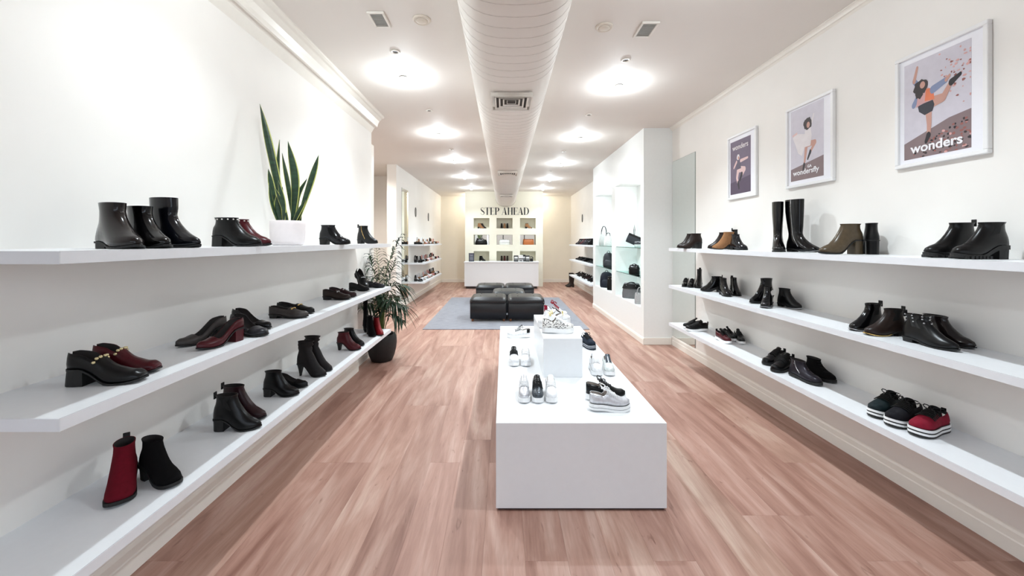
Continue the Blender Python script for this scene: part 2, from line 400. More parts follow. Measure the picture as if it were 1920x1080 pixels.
# ================================================================== display cabinet for bags
UX = 2.026
cab = thing('display_cabinet', 'white built-in display cabinet with two lit bays and glass shelves of handbags', 'cabinet', (UX, 5.567, 0))
def cb(name, x0,x1,y0,y1,z0,z1,m=M_UNIT):
    return MB().box(x0-UX,x1-UX,y0-5.567,y1-5.567,z0,z1).build(name, m, cab)
cb('side_panel', UX, XR, 5.567, 5.69, .0, CEIL); cb('centre_panel', UX, XR-.02, 6.99, 7.22, .0, CEIL); cb('side_panel', UX, XR, 8.53, 8.73, 0, CEIL)
cb('back_panel', XR-.02, XR, 5.69, 8.53, 0, CEIL)
for a, b in ((5.69,6.99),(7.22,8.53)):
    cb('top_panel', UX, XR-.02, a, b, 2.49, CEIL); cb('base_panel', UX, XR-.02, a, b, 0, .52)
    for z in (1.40,.96):
        cb('glass_shelf', UX+.02, XR-.021, a+.002, b-.002, z-.01, z, M_GLASS)
        cb('glass_edge', UX+.018, UX+.0195, a+.002, b-.002, z-.01, z, M_GLASSG)
    lm = MB().lathe([(.03,0),(.03,-.006),(.022,-.008)], 14, ((UX+XR)/2-UX, (a+b)/2-5.567, 2.49)).build('bay_lamp', M_LEDC, cab, True)
    lamp('bay_light', 'POINT', ((UX+XR)/2-UX, (a+b)/2-5.567, 2.40), 2.2, (.9,.98,1), .03, cab)
pr = [(UX,0),(UX-.014,0),(UX-.014,.07),(UX-.006,.095),(UX,.1)]
o = extrude_profile(pr, 5.553, 8.73); o.v = [(x-UX,y-5.567,z) for x,y,z in o.v]; o.build('skirting', M_TRIM, cab)
MB().bbox(0,XR-UX-.015,-.014,0,0,.1,.003).build('skirting', M_TRIM, cab)

# ================================================================== display table, riser
tb = thing('display_table', 'long low white box display table in the middle of the floor', 'table', (.4305,3.349,0))
hw, hl = .475, 1.215
MB().bbox(-hw,hw,-hl,hl,.014,.489,.0015).build('body', M_TABLE, tb)
MB().box(-hw+.012,hw-.012,-hl+.012,hl-.012,0,.0145).build('plinth', M_DARK, tb)
o = MB().bbox(-.1445,.1445,-.46,.46,0,.289,.0015).build('riser_block', M_TABLE); o.location = (.437,3.306,.489)
tag(o, 'white box riser standing on the display table, carrying colourful sneakers', 'riser')

# ================================================================== counter
ct = thing('sales_counter', 'plain white sales counter in front of the niche wall', 'counter', (-.08,12.07,0))
MB().bbox(-1.165,1.165,0,.5,.075,.82,.002).build('front_body', M_TABLE, ct)
MB().bbox(-1.185,1.185,-.02,.52,.82,.85,.003).build('counter_top', M_TABLE, ct)
MB().box(-1.12,1.12,.04,.46,0,.076).build('kickboard', M_DARK, ct)

# ================================================================== footwear
def leather(name, c, rough=.32, **k):
    k.setdefault('spec', .28); return mat(name, c, rough, var=.12, scale=60, bump=.08, **k)
LE = {
 'black': leather('black_leather', (9,9,10), .3), 'patent': leather('black_patent_leather', (6,6,8), .14, coat=.22),
 'suede': leather('black_suede', (9,8,9), .95, spec=.15), 'brownpat': leather('dark_brown_patent_leather', (26,20,20), .17, coat=.2),
 'navypat': leather('blue_black_patent_leather', (8,9,16), .16, coat=.22), 'burg': leather('burgundy_leather', (72,15,23), .3),
 'darkburg': leather('dark_burgundy_leather', (38,15,20), .35), 'redsuede': leather('wine_red_suede', (96,14,28), .95, spec=.15),
 'red': leather('red_leather', (122,20,26), .35), 'grey': leather('taupe_grey_leather', (62,57,55), .4), 'greyshine': leather('dark_grey_leather', (42,41,45), .25),
 'brown': leather('dark_brown_leather', (36,25,21), .35), 'tan': leather('tan_suede', (150,108,74), .9, spec=.2), 'olive': leather('olive_brown_leather', (78,66,50), .28),
 'white': leather('white_leather', (235,235,236), .4), 'silver': leather('silver_leather', (206,206,210), .3, metal=.35), 'navy': leather('navy_canvas', (24,33,47), .8),
 'teal': leather('dark_teal_satin', (8,26,30), .6), 'midnight': leather('midnight_velvet', (10,10,18), .8), 'redvelvet': leather('crimson_velvet', (128,14,40), .8),
 'gunmetal': leather('gunmetal_leather', (78,84,90), .25, metal=.5), 'slouch': leather('charcoal_stretch_leather', (22,18,19), .5),
 'metalblk': leather('metallic_black_leather', (40,37,44), .3, metal=.4), 'whitegrey': leather('pale_grey_leather', (206,210,208), .45),
}
SOLE_B = mat('black_rubber', (9,9,9), .6); SOLE_W = mat('white_rubber', (240,240,240), .5, var=.01); LIN = mat('dark_shoe_lining', (26,21,20), .8)
LINL = mat('pale_shoe_lining', (150,140,132), .8); ELAS = mat('black_elastic', (8,8,8), .85, bump=.5, scale=200); LACE_B = mat('black_lace', (8,8,9), .8); LACE_W = mat('white_lace', (238,238,238), .8)
LACE_R = mat('red_lace', (150,26,36), .7); STICK = mat('white_sticker', (226,220,214), .6); STRIPE_G = mat('grey_rubber', (170,172,178), .6)
def leopard():
    m = bpy.data.materials.new('leopard_print_leather'); m.use_nodes = True; nt = m.node_tree; b = nt.nodes['Principled BSDF']
    tc = nt.nodes.new('ShaderNodeTexCoord'); v = nt.nodes.new('ShaderNodeTexVoronoi'); v.inputs['Scale'].default_value = 95
    cr = nt.nodes.new('ShaderNodeValToRGB'); cr.color_ramp.elements[0].position = .34; cr.color_ramp.elements[0].color = (.02,.02,.02,1)
    cr.color_ramp.elements[1].position = .42; cr.color_ramp.elements[1].color = srgb(236,234,230)
    nt.links.new(tc.outputs['Object'], v.inputs['Vector']); nt.links.new(v.outputs['Distance'], cr.inputs['Fac']); nt.links.new(cr.outputs[0], b.inputs['Base Color'])
    b.inputs['Roughness'].default_value = .5
    return m
LE['leopard'] = leopard()

PU = [0,.03,.08,.16,.28,.42,.56,.70,.80,.88,.94,.98,1.0]
PLAN = {'round':[.28,.56,.74,.84,.84,.82,.92,1.0,.98,.86,.66,.42,.14],
        'almond':[.28,.56,.74,.82,.80,.78,.90,.98,.88,.68,.46,.27,.08],
        'point':[.28,.56,.74,.82,.80,.78,.90,.94,.76,.52,.31,.16,.05],
        'square':[.28,.58,.76,.84,.82,.80,.92,1.0,.95,.86,.76,.64,.50]}
def plan_w(u, toe): return float(np.interp(u, PU, PLAN[toe]))
def sst(t): t = min(max(t,0),1); return t*t*(3-2*t)
def zsole(u, p, hh): return p + hh*sst((.62-u)/.40) + (.010*((u-.72)/.28)**2 if u > .72 else 0)
def cr1(xs, ys, t):
    """catmull-rom through a table"""
    i = min(max(int(np.searchsorted(xs, t))-1, 0), len(xs)-2)
    x0, x1 = xs[i], xs[i+1]; s = (t-x0)/(x1-x0)
    m0 = (ys[i+1]-ys[i-1])/(xs[i+1]-xs[i-1]) if i > 0 else (ys[1]-ys[0])/(xs[1]-xs[0])
    m1 = (ys[i+2]-ys[i])/(xs[i+2]-xs[i]) if i+2 < len(xs) else (ys[-1]-ys[-2])/(xs[-1]-xs[-2])
    h = x1-x0
    return (2*s**3-3*s*s+1)*ys[i]+(s**3-2*s*s+s)*h*m0+(-2*s**3+3*s*s)*ys[i+1]+(s**3-s*s)*h*m1

def slab_mb(L, W, toe, p, hh, dz0, dz1, grow=1.02, n=22, u0=0., u1=1.):
    """sole layer between offsets dz0 and dz1 below / above the foot bed curve"""
    us = [u0+(u1-u0)*.5*(1-math.cos(math.pi*i/n)) for i in range(n+1)]
    def ring(dzv, g):
        r = []
        for u in us: r.append(((u-.5)*L*(1+(g-1)*.5)+.5*L, plan_w(u,toe)*W/2*g, max(zsole(u,p,hh)+dzv, 0.)))
        for u in reversed(us): r.append(((u-.5)*L*(1+(g-1)*.5)+.5*L, -plan_w(u,toe)*W/2*g, max(zsole(u,p,hh)+dzv, 0.)))
        return r
    a, b = ring(dz0, grow), ring(dz1, grow); m = MB(); N = len(us)
    m.loft([a, b], True, False, False)
    fs = []
    for i in range(N-1): fs.append((i, i+1, 2*N-2-i, 2*N-1-i))
    m.add(a, [tuple(reversed(f)) for f in fs]); m.add(b, fs)
    return m
def heel_mb(L, W, toe, p, hh, uh=.27, taper=.9, shift=0., flare=None):
    us = [uh*i/7 for i in range(8)]; x0 = uh*L*.5
    top = [(u*L, plan_w(u,toe)*W/2*.97) for u in us]+[(u*L, -plan_w(u,toe)*W/2*.97) for u in reversed(us)]
    rings = []
    for k, t in enumerate((1., .85, .5, .12, 0.)):
        g = taper+(1-taper)*t**1.4
        rings.append([(x0+(x-x0)*g+shift*(1-t), y*g, (zsole(min(max(x/L,0),1),p,hh)+.001)*t) for x, y in top])
    return MB().loft(rings[::-1])
def boot_parts(t, L, W, hh, shaft, upper, p=.006, toe='round', sole=None, heel=True, heel_taper=.92, uh=.27, heel_mat=None, tab=0, zipg=None, elastic=False,
               slouch=0., top_len=.5, calf=0., rim=0., lining=LIN, laces=0, band=None, lug=False, studs=None, welt=None, M=12, toe_scale=1.):
    S = shaft; k = min(1., S/.13)
    H = [0,.008,.024,.038,.052*k+.0,.066*k,.080*k,.096*k,.116*k]
    for i in range(1, len(H)): H[i] = max(H[i], H[i-1]+.006)
    XB = [.02,.0,-.006,-.002,.004,.016,.034,.047,.053]; XF = [.975,1.,.970,.885,.775,.675,.585,.52,.485]; WW = [.90,1.,1.,.95,.88,.81,.76,.73,.72]; BB = [0,0,0,.06,.18,.40,.70,.92,1.]
    if calf:
        hs = [S*.45, S*.75, S]; xb = [.01, -.05, -.06*calf]; xf = [.50,.52,.53]; ww = [.76,.90,.93]
    else:
        hs = [max(H[-1]+.01, S)]; xb = [.022]; xf = [top_len]; ww = [.76]
        if S > .16: hs = [S*.75]+hs; xb = [.03]+xb; xf = [.505]+xf; ww = [.73]+ww
    H += hs; XB += xb; XF += xf; WW += ww; BB += [1.]*len(hs)
    lv = []
    for a, b in zip(H[:-1], H[1:]):
        n = max(1, min(10 if slouch else 6, int((b-a)/.012)))
        lv += [a+(b-a)*i/n for i in range(n)]
    lv.append(H[-1])
    def ring(h, g=1., dzz=0.):
        xb, xf, ww, bb = (cr1(H, q, h) for q in (XB, XF, WW, BB)); bb = min(max(bb,0),1)
        e = sst(h/(.085*k)); pts = []
        if slouch and h > .085: ww *= 1+slouch*math.sin(h*230)+slouch*.5*math.sin(h*410); xb -= slouch*.25*math.sin(h*230); xf += slouch*.3*math.sin(h*230+1)
        xc = (xb+xf)/2
        for j in range(M+1):
            s = .5*(1-math.cos(math.pi*j/M)); u = xb+(xf-xb)*s
            wlow = plan_w(min(max(u/max(xf,.01),0),1), toe) if xf > .6 else plan_w(s, toe)
            whi = (max(0,1-(2*s-1)**2))**.5*.98
            wd = (wlow*(1-e)+whi*e)*ww*W/2
            uu = xc+(u-xc)*g
            z = zsole(min(max(u,0),1), p, hh)*(1-bb)+(p+hh)*bb+h+dzz+rim*(s-.5)*e*(h/S)**3
            pts.append((uu*L, wd*g, z))
        return pts+[(x, -y, z) for x, y, z in pts[M-1:0:-1]]
    rings = [ring(h) for h in lv]
    mb = MB(); mb.loft(rings, True, False, False)
    bot = rings[0]; n2 = 2*M
    mb.add(bot, [(j, j+1, n2-j-1, (n2-j) % n2) for j in range(0, M)])
    top = rings[-1]; inn = ring(lv[-1], .93)
    mb.loft([top, inn], True, False, False)
    up = mb.build('upper', upper, t, True)
    li = MB(); dpt = min(.07, lv[-1]*.5); li.loft([ring(lv[-1]-dpt*q/6, .931-.02*min(q,2)) for q in range(7)], True, False, True)
    li.build('lining', lining, t, True)
    sm = sole or SOLE_B
    slab_mb(L, W, toe, p, hh, -p, .0015, 1.03 if p < .012 else 1.05).build('sole', sm, t)
    if lug:
        for q in range(7):
            u = .42+q*.075; wv = plan_w(u,toe)*W/2*1.07
            for sg in (-1,1): MB().box(u*L, u*L+.011, sg*wv-.004, sg*wv+.004, .001, p*.8).build('lug_tread', sm, t)
    if welt: slab_mb(L, W, toe, p, hh, -.004, .0005, 1.065, u0=.45).build('metal_welt', welt, t)
    if heel and hh > .008:
        heel_mb(L, W, toe, p, hh, uh, heel_taper).build('heel', heel_mat or sm, t)
    topz = p+hh+S
    if tab:
        for _ in range(tab): pass
        r = ring(lv[-1]); x = r[0][0]
        MB().bbox(x-.004, x+.002, -.011, .011, topz-.02, topz+.016, .0015).build('pull_tab', SOLE_B if not band else band, t)
    if elastic:
        for sg in (1,-1):
            pts = []
            lo, hi = S*.52, S*.985
            rows = []
            for i in range(6):
                h = lo+(hi-lo)*i/5; rg = ring(h, 1.012); a = M//2-1-(1 if i > 3 else 0); b = M//2+1+(1 if i > 3 else 0)
                seg = rg[a:b+1] if len(rg[a:b+1]) == 5 else [rg[a], rg[a], rg[a+1], rg[a+2], rg[a+2]]
                rows.append([(x, sg*y, z) for x, y, z in seg])
            MB().loft(rows, False).build('elastic_panel', ELAS, t, True)
    if zipg:
        pts = []
        for i in range(10):
            h = .03+(S-.035)*i/9; rg = ring(h, 1.02); q = rg[len(rg)-(M//2)]
            pts.append(q)
        zp = MB().tube(pts, .0022, 5).build('zip', zipg, t, True)
        q = pts[-2]; MB().lathe([(.004,0),(.007,.001),(.004,.002)], 10, (q[0], q[1]-.003, q[2]-.012)).build('zip_pull', zipg, zp)
    if laces:
        for i in range(laces):
            h = .045+(S-.06)*i/max(1,laces-1); rg = ring(h, 1.02)
            a = rg[M-2]; b = rg[M]; c = rg[M+2]
            MB().tube([a, rg[M-1], (b[0]+.002,b[1],b[2]), rg[M+1], c], .002, 5).build('lace', LACE_B, t, True)
    if band is not None:
        rr = [ring(S*.88, 1.015), ring(S*1.0, 1.015, -.0005)]
        MB().loft(rr, True, False, False).build('top_band', band, t, True)
    if studs:
        sb, per, lev = studs
        for h in lev:
            rg = ring(S*h, 1.02)
            for j in range(0, len(rg), per):
                MB().ball(rg[j], .0042, 8).build('stud', sb, t, True)
    return topz
def low_parts(t, L, W, hh, upper, p=.005, toe='round', Ch=.068, Cm=.050, Ct=.066, toe_h=.036, ut=.46, sole=None, heel=True, heel_taper=.9, uh=.27, heel_mat=None,
              lining=LIN, laces=None, nl=5, tongue=None, bow=False, stripes=None, studs=None, buckle=None, grow=1.03, toe_cap=None, tab=None, heel_patch=None, n=26):
    us = sorted(set([.5*(1-math.cos(math.pi*i/n)) for i in range(n+1)]+[ut-.012, ut+.012]))
    xp = [0,.06,.2,.34,ut,(ut+.78)/2+.02,.80,.92,1.0]; yp = [Ch*.98,Ch,Ch*.9,Cm,Ct,(Ct+toe_h*1.12)/2,toe_h*1.12,toe_h,toe_h*.55]
    def C(u): return float(np.interp(u, xp, yp))
    e = 2/2.5
    def sup(th, hw, c): return hw*abs(math.cos(th))**e, c*abs(math.sin(th))**e
    secs = []
    for u in us:
        hw_ = plan_w(u,toe)*W/2; c = C(u); zb = zsole(u,p,hh); x = u*L; s = []
        s += [(x,0.,zb),(x,hw_*.9,zb)]
        for th in (12,30,48): y, z = sup(R(th), hw_, c); s.append((x,y,zb+z))
        if u < ut:
            y4, z4 = s[4][1], s[4][2]-zb; xi = x+(.004 if u < .02 else 0)
            s += [(xi,y4*.9,zb+z4-.001),(xi,y4*.8,zb+z4*.5),(xi,0.,zb+.008)]
        else:
            for th in (63,77,90): y, z = sup(R(th), hw_, c); s.append((x,y,zb+z))
        secs.append(s)
    up, li = MB(), MB()
    for sg in (1,-1):
        vs = [(x,sg*y,z) for s in secs for x,y,z in s]; fo, fi = [], []
        for i in range(len(us)-1):
            opn = us[i] < ut
            for j in range(7):
                f = (i*8+j,(i+1)*8+j,(i+1)*8+j+1,i*8+j+1)
                if sg < 0: f = f[::-1]
                (fi if (opn and j >= 5) else fo).append(f)
        for e_ in (0, len(us)-1):
            f = tuple(e_*8+j for j in range(8 if e_ else 5)); fo.append(f if (sg > 0) == (e_ == 0) else f[::-1])
        up.add(vs, fo); li.add(vs, fi)
    up.build('upper', upper, t, True); li.build('lining', lining, t, True)
    sm = sole or SOLE_B
    if stripes:
        zz = 0.; tot = sum(h for h, _ in stripes)
        for h, m in stripes:
            slab_mb(L, W, toe, p, hh, -p+zz*p/tot, -p+(zz+h)*p/tot+.0004, grow*(1 if m is not SOLE_B else .985)).build('sole_layer', m, t); zz += h
        slab_mb(L, W, toe, p, hh, -.003, .002, 1.0).build('insole_board', sm, t)
    else: slab_mb(L, W, toe, p, hh, -p, .002, grow).build('sole', sm, t)
    if heel and hh > .008: heel_mb(L, W, toe, p, hh, uh, heel_taper).build('heel', heel_mat or sm, t)
    def arc(u, a0, a1, off, m=6):
        hw_ = plan_w(u,toe)*W/2; c = C(u); zb = zsole(u,p,hh); r = []
        for i in range(m+1):
            th = R(a0+(a1-a0)*i/m); y, z = sup(th, hw_+off, c+off); r.append((u*L, math.copysign(y, math.cos(th)), zb+z))
        return r
    if tongue:
        rows = []
        for i, (u, up_) in enumerate(((ut+.22,.002),(ut+.10,.003),(ut,.006),(ut-.07,.016),(ut-.11,.026))):
            rows.append([(x, y, z+up_-.0) for x, y, z in arc(max(u,ut-.02), 58, 122, 0.)]); rows[-1] = [(u*L, y, z) for x, y, z in rows[-1]]
        MB().loft(rows+[[(x-.004,y,z-.003) for x,y,z in rows[-1]]], False).build('tongue', tongue, t, True)
    if laces:
        for i in range(nl):
            u = ut+.015+i*.05
            MB().tube(arc(u+.012, 42, 138, .0045), .0028, 5).build('lace', laces, t, True)
    if bow:
        u = ut+.0; zt = zsole(u,p,hh)+C(u)+.006
        for sg in (1,-1):
            pts = [(u*L, 0, zt)]
            for a in range(1, 8):
                q = math.pi*2*a/8; pts.append((u*L-.012+.012*math.cos(q), sg*(.022-.022*math.cos(q)), zt+.006+.010*math.sin(q)))
            pts.append((u*L, 0, zt)); MB().tube(pts, .0028, 5).build('bow_loop', bow, t, True)
            MB().tube([(u*L,0,zt),(u*L+.012,sg*.014,zt+.004),(u*L+.03,sg*.026,zt-.012)], .0025, 5).build('lace_end', bow, t, True)
    if toe_cap:
        rows = [arc(u, 4, 176, .0012, 10) for u in (.76,.82,.88,.93,.965,.99)]
        MB().loft(rows, False).build('toe_cap', toe_cap, t, True)
    if heel_patch:
        rows = []
        for u in (.012,.05,.10,.16):
            rows.append(arc(u, 10, 47, .0015, 5))
        MB().loft(rows, False).build('heel_patch', heel_patch, t, True)
        MB().loft([[(x,-y,z) for x,y,z in r] for r in rows], False).build('heel_patch', heel_patch, t, True)
    if tab: MB().bbox(-.004,.002,-.010,.010,p+hh+Ch*.55,p+hh+Ch*.98+.001,.0012).build('pull_tab', tab, t)
    if studs:
        for a in studs[1]:
            u = ut+.03+abs(90-a)*-.0008; q = arc(u, a, a, .002, 0+1)[0]
            MB().ball(q, studs[2], 8).build('stud', studs[0], t, True)
    if buckle:
        MB().loft([arc(ut+.05,28,152,.0015,8), arc(ut+.13,28,152,.0015,8)], False).build('strap', upper, t, True)
        q = arc(ut+.09, 90, 90, .004, 1)[0]
        b = MB().tube([(q[0],y,q[2]-abs(y)*.25) for y in (-.018,-.009,0,.009,.018)], .003, 6).build('snaffle_bar', buckle, t, True)
        for sg in (-1,1): MB().ball((q[0],sg*.019,q[2]-.005), .0062, 8).build('snaffle_ring', buckle, t, True)
    return p+hh+Ch
def shoe(fn, name, label, cat, hp, toe_pt, z, upper, group=None, L=None, W=None, dL=0., tilt=None, **kw):
    """heel and toe are floor-plan points; the shoe stands on height z"""
    dx, dy = toe_pt[0]-hp[0], toe_pt[1]-hp[1]; ln = math.hypot(dx, dy)
    if L is None: L = min(max(ln, .215), .27)
    cx, cy = (hp[0]+toe_pt[0])/2, (hp[1]+toe_pt[1])/2; a = math.atan2(dy, dx)
    hx, hy = cx-math.cos(a)*L/2, cy-math.sin(a)*L/2
    t = thing(name, label, cat, (hx, hy, z+.0005), a, group)
    kw.setdefault('W' if False else 'toe', 'round')
    fn(t, L, W or L*.345, kw.pop('hh', .02), *( [kw.pop('shaft')] if fn is boot_parts else []), LE[upper] if isinstance(upper, str) else upper, **kw)
    if tilt: t.rotation_mode = 'XYZ'; t.rotation_euler = (tilt[0], tilt[1], a); t.location.z += tilt[2]
    return t
def boot(*a, **k): return shoe(boot_parts, *a, **k)
def low(*a, **k): return shoe(low_parts, *a, **k)

# ---------------------------------------------------------------- left wall, top shelf
z = ZL['top']; G = 'boots on the top left shelf'
boot('ankle_boot', 'dark brown glossy ankle boot, leftmost on the top left shelf', 'boot', pt(193,1.50), pt(262,1.375), z, 'brownpat', G, uh=.4, hh=.02, shaft=.147, toe='almond', heel_taper=1.)
boot('ankle_boot', 'black patent ankle boot between the brown boot and the taller patent boot', 'boot', pt(238,1.60), pt(322,1.475), z, 'patent', G, uh=.4, hh=.02, shaft=.143, toe='almond')
boot('ankle_boot', 'tallest blue-black patent ankle boot with pointed toe on the top left shelf', 'boot', pt(278,1.70), pt(382,1.615), z, 'navypat', G, L=.285, uh=.4, hh=.02, shaft=.190, toe='point')
boot('ankle_boot', 'black block-heel ankle boot with a row of pearl studs round its top', 'boot', pt(402,2.02), pt(490,2.0), z, 'black', G, hh=.05, shaft=.095, toe='almond', heel_taper=1.06, studs=(mat('pearl',(238,232,226),.2),2,(.90,)), band=LE['black'])
boot('ankle_boot', 'burgundy ankle boot with pearl studs half hidden behind the black studded one', 'boot', pt(424,2.18), pt(508,2.16), z, 'burg', G, hh=.05, shaft=.095, toe='almond', heel_taper=1.06, studs=(mat('pearl',(238,232,226),.2),2,(.90,)))
boot('ankle_boot', 'plain blue-black leather ankle boot right of the snake plant', 'boot', pt(600,3.05), pt(657,3.03), z, 'navypat', G, hh=.045, shaft=.105, toe='almond')
boot('ankle_boot', 'small black ankle boot with gold zip at the far end of the top left shelf', 'boot', pt(671,4.12), pt(708,4.05), z, 'black', G, hh=.04, shaft=.145, toe='almond', zipg=M_GOLD, tab=1)
# ---------------------------------------------------------------- left wall, middle shelf
z = ZL['middle']; G = 'shoes on the middle left shelf'
pearl_s = mat('brass_stud', (222,206,160), .25, metal=.6)
low('loafer', 'black block-heel loafer with gold studs, nearest on the middle left shelf', 'shoe', pt(132,1.375), pt(270,1.405), z, 'black', G, hh=.052, toe='square', Ch=.074, Cm=.058, Ct=.070, ut=.42, heel_taper=1.12, studs=(pearl_s,(24,42,62,82,102,122,142),.0058))
low('loafer', 'burgundy block-heel loafer with gold studs behind the black studded loafer', 'shoe', pt(178,1.475), pt(297,1.505), z, 'burg', G, hh=.052, toe='square', Ch=.074, Cm=.058, Ct=.070, ut=.42, heel_taper=1.12, studs=(pearl_s,(24,42,62,82,102,122,142),.0058))
low('court_shoe', 'grey suede court shoe with toe pointing at the viewer, left of the burgundy pump', 'shoe', pt(417,2.04), pt(336,1.845), z, 'grey', G, L=.235, hh=.06, Ch=.062, Cm=.044, Ct=.046, ut=.66, toe_h=.032, toe='almond', heel_taper=.85)
low('court_shoe', 'burgundy leather court shoe with high block heel', 'shoe', pt(447,1.99), pt(377,1.80), z, 'burg', G, L=.235, heel_mat=LE['burg'], hh=.06, Ch=.062, Cm=.044, Ct=.046, ut=.66, toe_h=.032, toe='almond', heel_taper=.95)
low('court_shoe', 'shiny dark grey court shoe with toe to the right of the burgundy pump', 'shoe', pt(437,2.16), pt(498,2.06), z, 'greyshine', G, hh=.05, Ch=.062, Cm=.044, Ct=.046, ut=.68, toe_h=.034, toe='round', heel_taper=.9)
low('court_shoe', 'black court shoe behind the shiny grey one', 'shoe', pt(434,2.30), pt(513,2.22), z, 'patent', G, hh=.055, Ch=.064, Cm=.044, Ct=.046, ut=.70, toe_h=.034, toe='almond', heel_taper=.9)
low('loafer', 'taupe grey loafer with a gold snaffle', 'shoe', pt(506,2.57), pt(578,2.565), z, 'grey', G, hh=.018, Ch=.07, Cm=.055, Ct=.064, ut=.52, buckle=M_GOLD, toe='almond')
low('loafer', 'black loafer with a gold snaffle behind the taupe one', 'shoe', pt(520,2.73), pt(590,2.71), z, 'black', G, hh=.018, Ch=.07, Cm=.055, Ct=.064, ut=.52, buckle=M_GOLD, toe='almond')
low('loafer', 'dark brown loafer in front of its burgundy mate', 'shoe', pt(606,3.36), pt(657,3.36), z, 'brown', G, hh=.022, Ch=.08, Cm=.062, Ct=.072, ut=.46, buckle=M_STEEL, toe='round')
low('loafer', 'dark burgundy loafer behind the dark brown one', 'shoe', pt(618,3.52), pt(668,3.51), z, 'darkburg', G, hh=.022, Ch=.08, Cm=.062, Ct=.072, ut=.46, buckle=M_STEEL, toe='round')
low('loafer', 'black loafer lying flat under the propped-up black loafer', 'shoe', pt(655,3.96), pt(692,3.93), z, 'black', G, hh=.02, Ch=.075, Cm=.06, Ct=.07, ut=.46, toe='round')
low('loafer', 'black buckled loafer standing propped up at the end of the middle left shelf', 'shoe', pt(668,4.21), pt(690,4.02), z, 'black', G, hh=.02, Ch=.075, Cm=.06, Ct=.07, ut=.46, buckle=M_STEEL, toe='round', tilt=(0,R(32),.145))
low('loafer', 'dark grey slip-on shoe at the very end of the middle left shelf', 'shoe', pt(687,4.27), pt(721,4.20), z, 'greyshine', G, hh=.014, Ch=.06, Cm=.045, Ct=.056, ut=.5, toe='almond')
# ---------------------------------------------------------------- left wall, bottom shelf
z = ZL['bottom']; G = 'shoes on the bottom left shelf'
boot('ankle_boot', 'wine red suede ankle boot facing the viewer, nearest on the bottom left shelf', 'boot', pt(237,1.60), pt(221,1.44), z, 'redsuede', G, L=.22, W=.09, hh=.055, shaft=.112, p=.012, toe='round', tab=1, band=None, sole=SOLE_B)
boot('ankle_boot', 'black suede platform ankle boot with block heel beside the wine red boot', 'boot', pt(270,1.63), pt(333,1.555), z, 'suede', G, hh=.05, shaft=.105, p=.012, toe='round', heel_taper=.85)
boot('ankle_boot', 'black leather ankle boot with block heel and pull tab on the bottom left shelf', 'boot', pt(402,2.025), pt(490,2.045), z, 'black', G, hh=.055, shaft=.122, toe='almond', tab=1, elastic=True)
boot('ankle_boot', 'dark burgundy ankle boot with pull tab behind the black block-heel boot', 'boot', pt(416,2.16), pt(499,2.155), z, 'darkburg', G, hh=.055, shaft=.122, toe='almond', tab=1)
boot('ankle_boot', 'low black ankle boot with studded heel beside a black court shoe', 'boot', pt(495,2.47), pt(561,2.48), z, 'black', G, hh=.045, shaft=.108, toe='almond')
low('court_shoe', 'black court shoe peeping out behind the low black ankle boot', 'shoe', pt(520,2.63), pt(577,2.61), z, 'black', G, hh=.035, Ch=.06, Cm=.045, Ct=.05, ut=.62, toe='point')
boot('ankle_boot', 'black slouch boot with stiletto heel on the bottom left shelf', 'boot', pt(558,2.84), pt(612,2.83), z, 'slouch', G, hh=.085, shaft=.165, toe='almond', heel_taper=.28, uh=.2, slouch=.11, top_len=.55)
boot('ankle_boot', 'charcoal brown slouch boot behind the black slouch boot', 'boot', pt(571,2.97), pt(623,2.94), z, 'slouch', G, hh=.085, shaft=.17, toe='almond', heel_taper=.28, uh=.2, slouch=.11, top_len=.55)
boot('ankle_boot', 'burgundy leather ankle boot with slim heel on the bottom left shelf', 'boot', pt(632,3.51), pt(677,3.51), z, 'burg', G, hh=.065, shaft=.092, toe='almond', heel_taper=.5, uh=.2)
boot('ankle_boot', 'black ankle boot with slim heel behind the burgundy one', 'boot', pt(644,3.67), pt(683,3.64), z, 'black', G, hh=.065, shaft=.092, toe='almond', heel_taper=.5, uh=.2)
boot('ankle_boot', 'black ankle boot facing the viewer at the end of the bottom left shelf', 'boot', pt(692,4.12), pt(700,3.99), z, 'suede', G, L=.22, hh=.06, shaft=.13, toe='almond', heel_taper=.8)
boot('ankle_boot', 'red ankle boot in front of the palm at the end of the bottom left shelf', 'boot', pt(702,4.17), pt(716,4.03), z, 'red', G, L=.22, hh=.06, shaft=.11, toe='almond', heel_taper=.8)
boot('tall_boot', 'slim black calf boot at the back of the bottom left shelf end', 'boot', pt(684,4.30), pt(690,4.17), z, 'suede', G, L=.2, W=.06, hh=.05, shaft=.30, toe='almond', heel_taper=.7)
# ---------------------------------------------------------------- right wall, top shelf
z = ZR['top']; G = 'boots on the top right shelf'
boot('ankle_boot', 'dark brown heeled ankle boot at the far end of the top right shelf, in front', 'boot', pt(1316,4.34), pt(1275,4.36), z, 'brown', G, hh=.065, shaft=.10, toe='almond', heel_taper=.85, uh=.22)
boot('ankle_boot', 'dark brown heeled ankle boot hidden behind its twin by the mirror', 'boot', pt(1306,4.50), pt(1269,4.52), z, 'brown', G, hh=.065, shaft=.10, toe='almond', heel_taper=.85, uh=.22)
boot('ankle_boot', 'dark brown ankle boot behind the tan suede boot', 'boot', pt(1366,4.02), pt(1330,4.08), z, 'brown', G, hh=.05, shaft=.12, toe='almond')
boot('ankle_boot', 'tan suede ankle boot among black ones on the top right shelf', 'boot', pt(1378,3.84), pt(1335,3.86), z, 'tan', G, hh=.05, shaft=.12, toe='almond')
boot('ankle_boot', 'black ankle boot in front of the tan suede one, toe to the right', 'boot', pt(1374,3.76), pt(1397,3.58), z, 'navypat', G, hh=.03, shaft=.115, toe='round')
